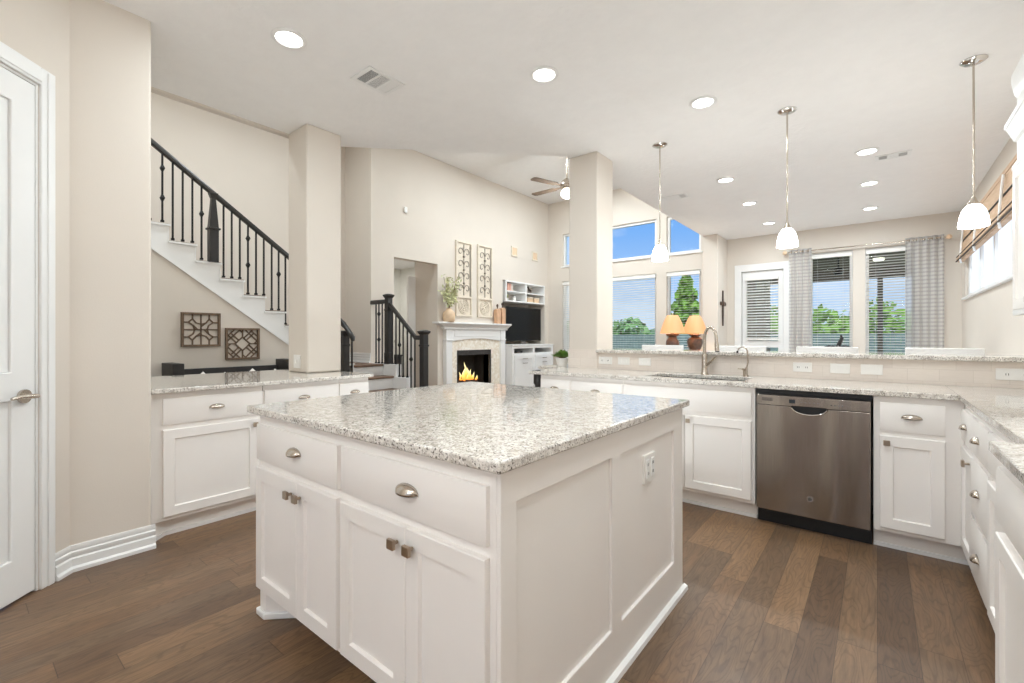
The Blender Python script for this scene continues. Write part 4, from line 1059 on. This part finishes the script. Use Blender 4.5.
# square plaques and small wall plate
for y, z, lb in ((7.35, 2.99, 'small tan square plaque high on wall toward the mantel side'), (8.07, 2.99, 'small tan square plaque high on wall toward the corner')):
    t = thing('wall_speaker', lb, 'wall plaque', (XL+.002, y, z), 0, 'tan square plaques')
    cells(MB(), 'x', 0, .02, (-.1, .1, -.1, .1), [(-.075, .075, -.075, .075)]).build('frame', 'whitewash', t, bevel=.003); MB().box(0, .012, -.08, .08, -.08, .08).build('grille', 'tan_ceramic', t)
t = thing('motion_sensor', 'small white sensor high on the wall above the steps', 'sensor', (XL+.002, 4.57, 3.24)); MB().box(0, .03, -.03, .03, -.05, .05).build('housing', 'white_plastic', t, bevel=.01); MB().box(.03, .034, -.018, .018, -.03, .0).build('lens', 'white_trim', t)
# built-in shelf, objects on it
t = thing('wall_shelf', 'white built-in shelf unit above the television', 'shelf', (XL, 7.76, 1.95))
mb = cells(MB(), 'x', -.32, .012, (-.695, .695, 0, .43), [(-.655, -.02, .03, .20), (.02, .655, .03, .20), (-.655, -.02, .225, .40), (.02, .655, .225, .40)])
mb.build('case', 'white_trim', t, bevel=.002); MB().box(-.34, -.32, -.69, .69, 0, .43).build('back_panel', 'wall_paint', t)
def book(label, y0, y1, h, mat, z=2.175):
    t = thing('book', label, 'book', (XL-.10, (y0+y1)/2, z), 0, 'books on the built-in shelf'); w = (y1-y0)/2
    MB().box(-.1, .06, -w, -w+.004, 0, h).box(-.1, .06, w-.004, w, 0, h).box(.056, .06, -w, w, 0, h).build('cover', mat, t); MB().box(-.096, .055, -w+.004, w-.004, .004, h-.004).build('pages', 'book_white', t)
book('dark thin book upright at the end of the shelf', 7.13, 7.17, .145, 'book_dark'); book('pink book on the built-in shelf', 7.185, 7.245, .155, 'book_pink'); book('pale pink wide book beside the pink book', 7.25, 7.31, .15, 'book_pink'); book('white book on shelf, furthest from the dark book', 7.315, 7.36, .15, 'book_white')
mb = MB(); mb.tube([(0, .03, .06), (0, 0, .075), (0, -.03, .08), (0, -.05, .115), (0, -.06, .14), (0, -.085, .13)], [.018, .024, .022, .014, .014, .008], 8)
for y in (-.035, .028):
    for x in (-.012, .012): mb.cyl((x, y, .07), (x, y-.004, 0), .008, .006, 8)
mb.tube([(0, .045, .075), (0, .06, .03)], [.008, .004], 6)
tag(mb.build('horse_figurine', 'dark_carved', loc=(XL-.06, 7.98, 2.176)), 'small dark horse figurine on the upper shelf', 'figurine')
def potted(name, label, loc, potmat, leafmat, r=.06, hh=.08, n=60, spread=.13, lh=.12, seed=1, cat='plant', lsize=1.0):
    t = thing(name, label, cat, loc); r3 = random.Random(seed)
    MB().lathe([(0, 0), (r*.7, 0), (r, hh*.9), (r*1.04, hh), (r*.9, hh), (r*.85, hh*.85), (0, hh*.85)], seg=20).build('pot', potmat, t)
    lf = MB(); st = MB()
    for k in range(n):
        a_ = r3.uniform(0, 2*PI); e = r3.uniform(.2, 1); L_ = spread*r3.uniform(.4, 1)
        p0 = Vector((0, 0, hh*.8)); p1 = Vector((math.cos(a_)*L_*e, math.sin(a_)*L_*e, hh+lh*(1.05-e*.7)*r3.uniform(.5, 1)))
        st.tube([p0, p0.lerp(p1, .5)+Vector((0, 0, .01)), p1], .0016, 4)
        s_ = r3.uniform(.014, .024)*lsize; u = (p1-p0).normalized(); v_ = u.cross(Vector((0, 0, 1))).normalized()
        lf.face([lf.v(p1-u*s_), lf.v(p1+v_*s_*.6+Vector((0, 0, s_*.3))), lf.v(p1+u*s_*1.4), lf.v(p1-v_*s_*.6+Vector((0, 0, s_*.3)))])
    st.build('stems', 'stem_brown', t); lf.build('leaves', leafmat, t)
    return t
potted('potted_plant', 'tiny green plant on the lower built-in shelf', (XL-.06, 7.2, 1.981), 'white_plastic', 'leaf_pale', .03, .04, 30, .06, .08, 4)
for y, m_, lb in ((7.98, 'tan_ceramic', 'tan storage box on lower shelf beside the divider'), (8.22, 'tan_ceramic', 'tan storage box on lower shelf toward the corner')):
    t = thing('storage_box', lb, 'box', (XL-.12, y, 1.981), 0, 'tan boxes on the shelf'); MB().box(-.08, .08, -.09, .09, 0, .09).build('base', m_, t, bevel=.004); MB().box(-.084, .084, -.094, .094, .09, .12).build('lid', 'whitewash', t, bevel=.004)
t = thing('jar', 'small white jar on the lower shelf beside the tiny plant', 'jar', (XL-.07, 7.45, 1.981)); MB().lathe([(0, 0), (.03, 0), (.04, .04), (.035, .08), (0, .08)], seg=14).build('body', 'white_plastic', t); MB().lathe([(0, .08), (.036, .08), (.03, .095), (.008, .1), (0, .11)], seg=14).build('lid', 'white_trim', t)
# media cabinet and television
t = thing('media_cabinet', 'white low media cabinet with two doors under the television', 'cabinet', (XL+.0, 7.72, 0))
mb = cells(MB(), 'x', -.44, .24, (-.725, .725, .08, 1.045), [(-.66, -.03, .90, 1.0), (.03, .66, .90, 1.0)]); mb.build('body', 'white_trim', t, bevel=.003)
MB().box(-.43, -.40, -.70, .70, .88, 1.03).build('slot_back', 'wall_paint', t)
MB().box(-.45, .25, -.732, .732, 1.046, 1.076).build('top', 'white_trim', t, bevel=.005); MB().box(-.44, .2, -.7, .7, 0, .08).build('toe_kick', 'white_trim', t)
for p, q in ((-.66, -.03), (.03, .66)):
    dd_ = cells(MB(), 'x', .24, .26, (p, q, .12, .86), [(p+.07, q-.07, .19, .79)]).box(.238, .249, p+.06, q-.06, .18, .80).build('door', 'white_trim', t, bevel=.003)
    for z in (.79, .70): MB().cyl((.28, (p+q)/2+.08, z), (.28, (p+q)/2-.08, z), .006, seg=8).build('handle', 'nickel', dd_)
t = thing('cable_box', 'dark set-top box in the media cabinet slot', 'electronics', (XL+.10, 7.27, .901)); MB().box(-.09, .09, -.13, .13, 0, .045).build('case', 'black_plastic', t, bevel=.003); MB().box(.09, .092, -.05, .05, .012, .03).build('display', 'grey_plastic', t)
t = thing('television', 'black flat television on the white media cabinet', 'television', (XL-.06, 7.79, 1.077))
MB().box(-.03, 0, -.61, .61, .07, .78).build('bezel', 'black_plastic', t, bevel=.006); MB().box(.0, .003, -.597, .597, .085, .765).build('screen', 'tv_glass', t)
MB().box(-.1, .1, -.25, .25, 0, .012).box(-.04, -.02, -.08, .08, .01, .1).build('stand', 'grey_plastic', t, bevel=.003)
lamp('AREA', 'hall_fill_lamp', (-7.2, 5.2, 2.68), 18, (1, .98, .95), size=.13)  # unseen can added to light the study beyond the doorway
dup(can, (-7.2, 5.2, 2.70), None, 'added recessed light in the hallway ceiling', 'added hallway lights')
# hall door casing, dark side table
struct(MB().box(-6.47, -6.43, 5.10, 5.26, 0, 2.3).build('trim_6', 'white_trim'))
t = thing('side_table', 'small black side table seen through the step railing', 'table', (-6.55, 4.72, 0))
MB().box(-.2, .2, -.18, .18, .62, .90).build('drawer_case', 'black_wood', t, bevel=.004); MB().box(-.22, .22, -.2, .2, .90, .925).build('top', 'black_wood', t, bevel=.004)
for x in (-.18, .18):
    for y in (-.16, .16): MB().box(x-.018, x+.018, y-.018, y+.018, 0, .62).build('leg', 'black_wood', t)
for z in (.69, .83): MB().ball((.21, .0, z), .012, 1).build('knob', 'nickel', t)
t = thing('tray_stand', 'black tiered tray standing on the dark side table', 'tray', (-6.55, 4.72, .926)); MB().lathe([(0, 0), (.07, 0), (.06, .015), (.012, .03), (.01, .3), (.016, .33), (0, .35)], seg=16).build('post', 'iron', t)
MB().lathe([(0, .2), (.13, .2), (.15, .24), (.145, .24), (.12, .21), (0, .21)], seg=20).build('tray', 'black_wood', t); MB().lathe([(0, .31), (.1, .31), (.11, .335), (.1, .32), (0, .32)], seg=20).build('tray', 'black_wood', t)

# ================================================================== BAR STOOLS, LAMPS, BREAKFAST TABLE
t0 = None
for x, lb in ((-1.815, 'white bar stool behind the ledge, below the tall windows'), (-1.045, 'white bar stool behind the faucet, in front of the patio door'), (-.35, 'white bar stool behind the ledge, above the dishwasher'), (.40, 'white bar stool at the wall end of the bar ledge')):
    if t0 is None:
        t0 = thing('bar_stool', lb, 'bar stool', (x, 4.66, 0), 0, 'white bar stools at the ledge')
        MB().box(-.215, .215, -.2, .2, .70, .77).build('seat', 'white_trim', t0, bevel=.012)
        MB().box(-.225, .225, .18, .215, .80, 1.137).build('backrest', 'white_trim', t0, bevel=.006)
        for sx in (-1, 1):
            MB().box(sx*.2-.02, sx*.2+.02, .165, .205, 0, .82).build('leg', 'white_trim', t0, bevel=.004)
            MB().box(sx*.2-.02, sx*.2+.02, -.2, -.16, 0, .70).build('leg', 'white_trim', t0, bevel=.004)
        MB().box(-.19, .19, -.19, -.165, .22, .26).build('footrest', 'white_trim', t0, bevel=.003)
        MB().box(-.19, .19, .175, .2, .3, .33).build('stretcher', 'white_trim', t0, bevel=.003)
    else: dup(t0, (x, 4.66, 0), None, lb)
t = thing('console_table', 'dark console table under the two lamps', 'table', (-2.57, 7.82, 0), PI/2+.35)
MB().box(-.62, .62, -.19, .19, .76, .80).build('top', 'table_wood', t, bevel=.004); MB().box(-.58, .58, -.16, .16, .66, .76).build('apron', 'table_wood', t)
for x in (-.55, .55):
    for y in (-.14, .14): MB().box(x-.025, x+.025, y-.025, y+.025, 0, .66).build('leg', 'table_wood', t)
def table_lamp(label, x, y, squat):
    t = thing('table_lamp', label, 'lamp', (x, y, .801), 0, 'pair of table lamps')
    prof = [(0, 0), (.07, 0), (.075, .02), (.05, .05), (.045, .12), (.07, .17), (.115, .27), (.13, .34), (.12, .39), (.07, .42), (.06, .44), (.10, .455), (.10, .47), (.03, .48), (.025, .52), (0, .52)] if squat else [(0, 0), (.09, 0), (.095, .02), (.07, .05), (.065, .14), (.08, .20), (.11, .28), (.10, .36), (.07, .40), (.065, .44), (.105, .455), (.10, .475), (.03, .48), (.025, .52), (0, .52)]
    MB().lathe(prof, seg=20).build('base', 'lamp_bronze', t)
    MB().lathe([(.205, .485), (.2, .50), (.18, .57), (.15, .66), (.115, .74), (.085, .79), (.08, .79), (.145, .65), (.175, .57), (.2, .485)], seg=28).build('shade', 'shade_linen', t)
    MB().cyl((0, 0, .52), (0, 0, .78), .006, seg=8).lathe([(0, .79), (.012, .79), (.008, .81), (0, .825)], seg=10).cyl((-.08, 0, .785), (.08, 0, .785), .002, seg=6).build('harp', 'bronze_knob', t)
    lamp('POINT', 'lamp_bulb', (x, y, .801+.6), W_TABLE, (1, .75, .45), .03)
table_lamp('table lamp with tan shade and slim bronze base, column side', -2.667, 7.6, False); table_lamp('table lamp with tan shade and round urn base, faucet side', -2.44, 8.05, True)
t = thing('dining_table', 'round wooden breakfast table beyond the bar', 'table', (-.40, 7.1, 0))
MB().lathe([(0, .72), (.55, .72), (.56, .735), (.55, .75), (0, .75)], seg=36).build('top', 'table_wood', t); MB().lathe([(0, 0), (.3, 0), (.28, .04), (.08, .1), (.06, .4), (.09, .6), (.2, .72), (0, .72)], seg=20).build('pedestal', 'table_wood', t)
t = thing('centrepiece', 'dark driftwood centrepiece on the breakfast table', 'ornament', (-.40, 7.1, .751))
MB().lathe([(0, 0), (.10, 0), (.12, .03), (.13, .3), (.10, .33), (0, .33)], seg=18).build('bowl', 'lamp_bronze', t)
mb = MB().tube([(0, 0, .3), (.02, 0, .38), (.05, 0, .46), (.04, 0, .5)], [.03, .025, .02, .01], 8)
for k in range(9):
    a_ = 2*PI*k/9; mb.tube([(0, 0, .32), (.09*math.cos(a_), .09*math.sin(a_), .36), (.19*math.cos(a_), .19*math.sin(a_), .335)], [.012, .012, .004], 6)
mb.build('twigs', 'black_wood', t)
# cross on the stub wall
t = thing('wall_cross', 'dark carved cross on the narrow wall by the patio door', 'cross', (-2.198, 8.84, 1.75))
MB().frustum((.012, 0, -.32), (.010, .018), (.012, 0, -.10), (.012, .035)).frustum((.012, 0, -.10), (.012, .035), (.012, 0, .12), (.012, .028)).frustum((.012, 0, .12), (.012, .028), (.012, 0, .32), (.010, .016)).build('upright', 'dark_carved', t, bevel=.004)
MB().box(.002, .024, -.14, .14, .05, .11).ball((.014, -.14, .08), .04, 2, (.4, 1, 1)).ball((.014, .14, .08), .04, 2, (.4, 1, 1)).build('crossbar', 'dark_carved', t, bevel=.004)
MB().ball((.026, 0, .08), .055, 2, (.3, 1, 1)).build('rosette', 'lamp_bronze', t)

# curtains on one rod
t = thing('curtain_rod', 'thin metal curtain rod over both breakfast windows', 'curtain rod', (-.22, YF-.1, 2.68))
MB().cyl((-1.0, 0, 0), (1.0, 0, 0), .011, seg=10).build('rod', 'nickel', t)
for s_ in (-1, 1):
    MB().ball((s_*1.03, 0, 0), .036, 2).build('finial', 'tan_ceramic', t); MB().box(s_*.9-.008, s_*.9+.008, 0, .1, -.012, .012).build('bracket', 'nickel', t)
def curtain(label, x0, x1, folds, amp):
    t = thing('curtain', label, 'curtain', ((x0+x1)/2, YF-.1, .08), 0, 'sheer striped curtains')
    mb = MB(); nx, nz = folds*10, 24; w = x1-x0; g = []; uvl = mb.bm.loops.layers.uv.new('uv'); H = 2.64
    for i in range(nx+1):
        u = i/nx; row = []
        for j in range(nz+1):
            v_ = j/nz; a_ = amp*(.8+.3*math.sin(v_*3+u*4))
            row.append(mb.v((-w/2+w*u+.012*math.sin(u*folds*4*PI)*(1-v_*.4), a_*math.sin(u*folds*2*PI), H*v_)))
        g.append(row)
    for i in range(nx):
        for j in range(nz):
            f = mb.face([g[i][j], g[i+1][j], g[i+1][j+1], g[i][j+1]], True)
            for lp, (a_, b_) in zip(f.loops, ((i, j), (i+1, j), (i+1, j+1), (i, j+1))): lp[uvl].uv = (a_/nx*w*2, b_/nz)
    mb.build('cloth', 'sheer_stripe', t)
    for k in range(folds):
        x = -w/2+w*(k+.5)/folds
        MB().tube([(x+.0, .022*math.cos(2*PI*q/12), 2.60+.022*math.sin(2*PI*q/12)) for q in range(12)], .005, 6, True).build('grommet', 'nickel', t)
    return t
curtain('sheer striped curtain panel beside the patio door', -1.19, -.86, 4, .045); curtain('sheer striped curtain panel at the right wall corner', .33, .76, 5, .05)

# plant and mug on the counter end
potted('potted_plant', 'bushy green plant in white pot at the end of the bar counter', (-2.62, 4.12, .917), 'white_plastic', 'leaf_green', .07, .085, 170, .13, .07, 9, lsize=1.3)
tag(MB().box(-2.80, -2.452, 3.93, 4.34, .886, .916).build('shelf_ledge', 'granite', bevel=.004), 'small granite ledge beside the bar column holding the plant', 'ledge')
struct(MB().box(-2.78, -2.46, 4.02, 4.30, 0, .885).build('wall_bar_return', 'wall_paint'))

# ================================================================== OUTDOORS
t = thing('fence', 'weathered board fence at the back of the yard', 'fence', (0, 21, -.5))
mb = MB(); x = -24.0
while x < 14: mb.box(x, x+.135, 0, .02, .02, 1.86); x += .145
mb.build('boards', 'fence_wood', t)
MB().box(-24, 14, .02, .06, .4, .5).box(-24, 14, .02, .06, 1.4, 1.5).build('rails', 'fence_wood', t)
t = thing('patio_post', 'dark square post holding up the patio roof', 'post', (.05, 13.6, -.03)); MB().box(-.05, .05, -.05, .05, 0, 2.63).build('shaft', 'patio_paint', t, bevel=.005); MB().box(-.09, .09, -.09, .09, 0, .15).build('plinth', 'patio_paint', t)
t = thing('stone_pillar', 'stacked stone pillar outside the patio door', 'pillar', (-2.12, 10.6, -.03)); MB().box(-.36, .36, -.28, .28, 0, 2.82).build('shaft', 'stack_stone', t); MB().box(-.4, .4, -.32, .32, 2.82, 2.88).build('cap', 'patio_slab', t)
t = thing('ceiling_fan', 'dark outdoor fan under the patio roof', 'ceiling fan', (-.63, 11.6, 2.55)); MB().cyl((0, 0, .1), (0, 0, .31), .015).build('downrod', 'black_wood', t); MB().lathe([(0, -.04), (.06, -.03), (.1, .03), (.08, .1), (0, .11)]).build('motor', 'black_wood', t)
for k in range(5):
    mb = MB(); mb.M = Matrix.Rotation(2*PI*k/5+.3, 4, 'Z'); mb.prism([(.08, -.03), (.6, -.07), (.64, 0), (.6, .07), (.08, .03)], 'z', .03, .04); mb.build('blade', 'old_wood', t)
t = thing('patio_light', 'small glowing ceiling light under the patio roof', 'ceiling light', (.02, 12.0, 2.86)); MB().lathe([(0, -.07), (.08, -.06), (.11, -.02), (0, -.02)], seg=18).build('globe', 'patio_lamp', t); MB().lathe([(0, -.02), (.12, -.02), (.12, -.001), (0, -.001)], seg=18).build('base', 'nickel', t)
def tree(label, x, y, h, r, mat, seed, conifer=False, n=900):
    t = thing('tree', label, 'tree', (x, y, -.5), 0, 'trees beyond the fence'); q = random.Random(seed)
    MB().tube([(0, 0, 0), (.05, 0, h*.4), (0, .03, h*.9)], [.14, .1, .03], 8).build('trunk', 'bark', t)
    mb = MB()
    for k in range(n):
        if conifer:
            u = q.random()**.7; zz = h*(.25+.75*u); rad = r*(1-u)*(.55+.45*math.sin(zz*5.2)**2)+.12; a_ = q.uniform(0, 2*PI); d_ = rad*q.random()**.4
            c = Vector((math.cos(a_)*d_, math.sin(a_)*d_, zz))
        else:
            d3 = Vector((q.gauss(0, 1), q.gauss(0, 1), q.gauss(0, 1))).normalized()*q.random()**.3
            c = Vector((d3.x*r, d3.y*r, h*.58+d3.z*h*.42)); c += Vector((0, 0, .2*math.sin(c.x*2.3)))
        s_ = q.uniform(.10, .24); u_ = Vector((q.uniform(-1, 1), q.uniform(-1, 1), q.uniform(-.6, .8))).normalized(); v_ = u_.orthogonal().normalized()
        mb.face([mb.v(c-u_*s_), mb.v(c+v_*s_*.7), mb.v(c+u_*s_), mb.v(c-v_*s_*.7)])
    mb.build('crown', mat, t)
tree('tall conifer rising behind the table lamps', -7.62, 23.7, 4.8, 1.6, 'tree_green', 1, True, 1500)
for i, (x, y, h, r, m_, lb) in enumerate(((-11.6, 24.5, 2.7, 2.1, 'tree_dark', 'broad dark tree seen through the wide living room window'), (-9.4, 29.5, 3.6, 1.7, 'tree_dark', 'rounded tree beside the conifer, towards the column'), (-16.4, 27, 2.9, 2.2, 'tree_green', 'pale tree over the fence at the column edge of the window'), (-5.2, 28.5, 3.4, 1.9, 'tree_green', 'bushy tree behind the urn lamp'),
        (-2.6, 24.6, 2.9, 2.0, 'tree_green', 'bright tree behind the patio door glass'), (-.3, 29, 3.5, 1.9, 'tree_green', 'bright leafy tree in the middle of the breakfast window'), (2.6, 25, 3.3, 1.9, 'tree_dark', 'darker tree in the curtained breakfast window'), (5.9, 29, 4.2, 2.0, 'tree_green', 'taller tree behind the corner curtain'))):
    tree(lb, x, y, h, r, m_, 20+i)
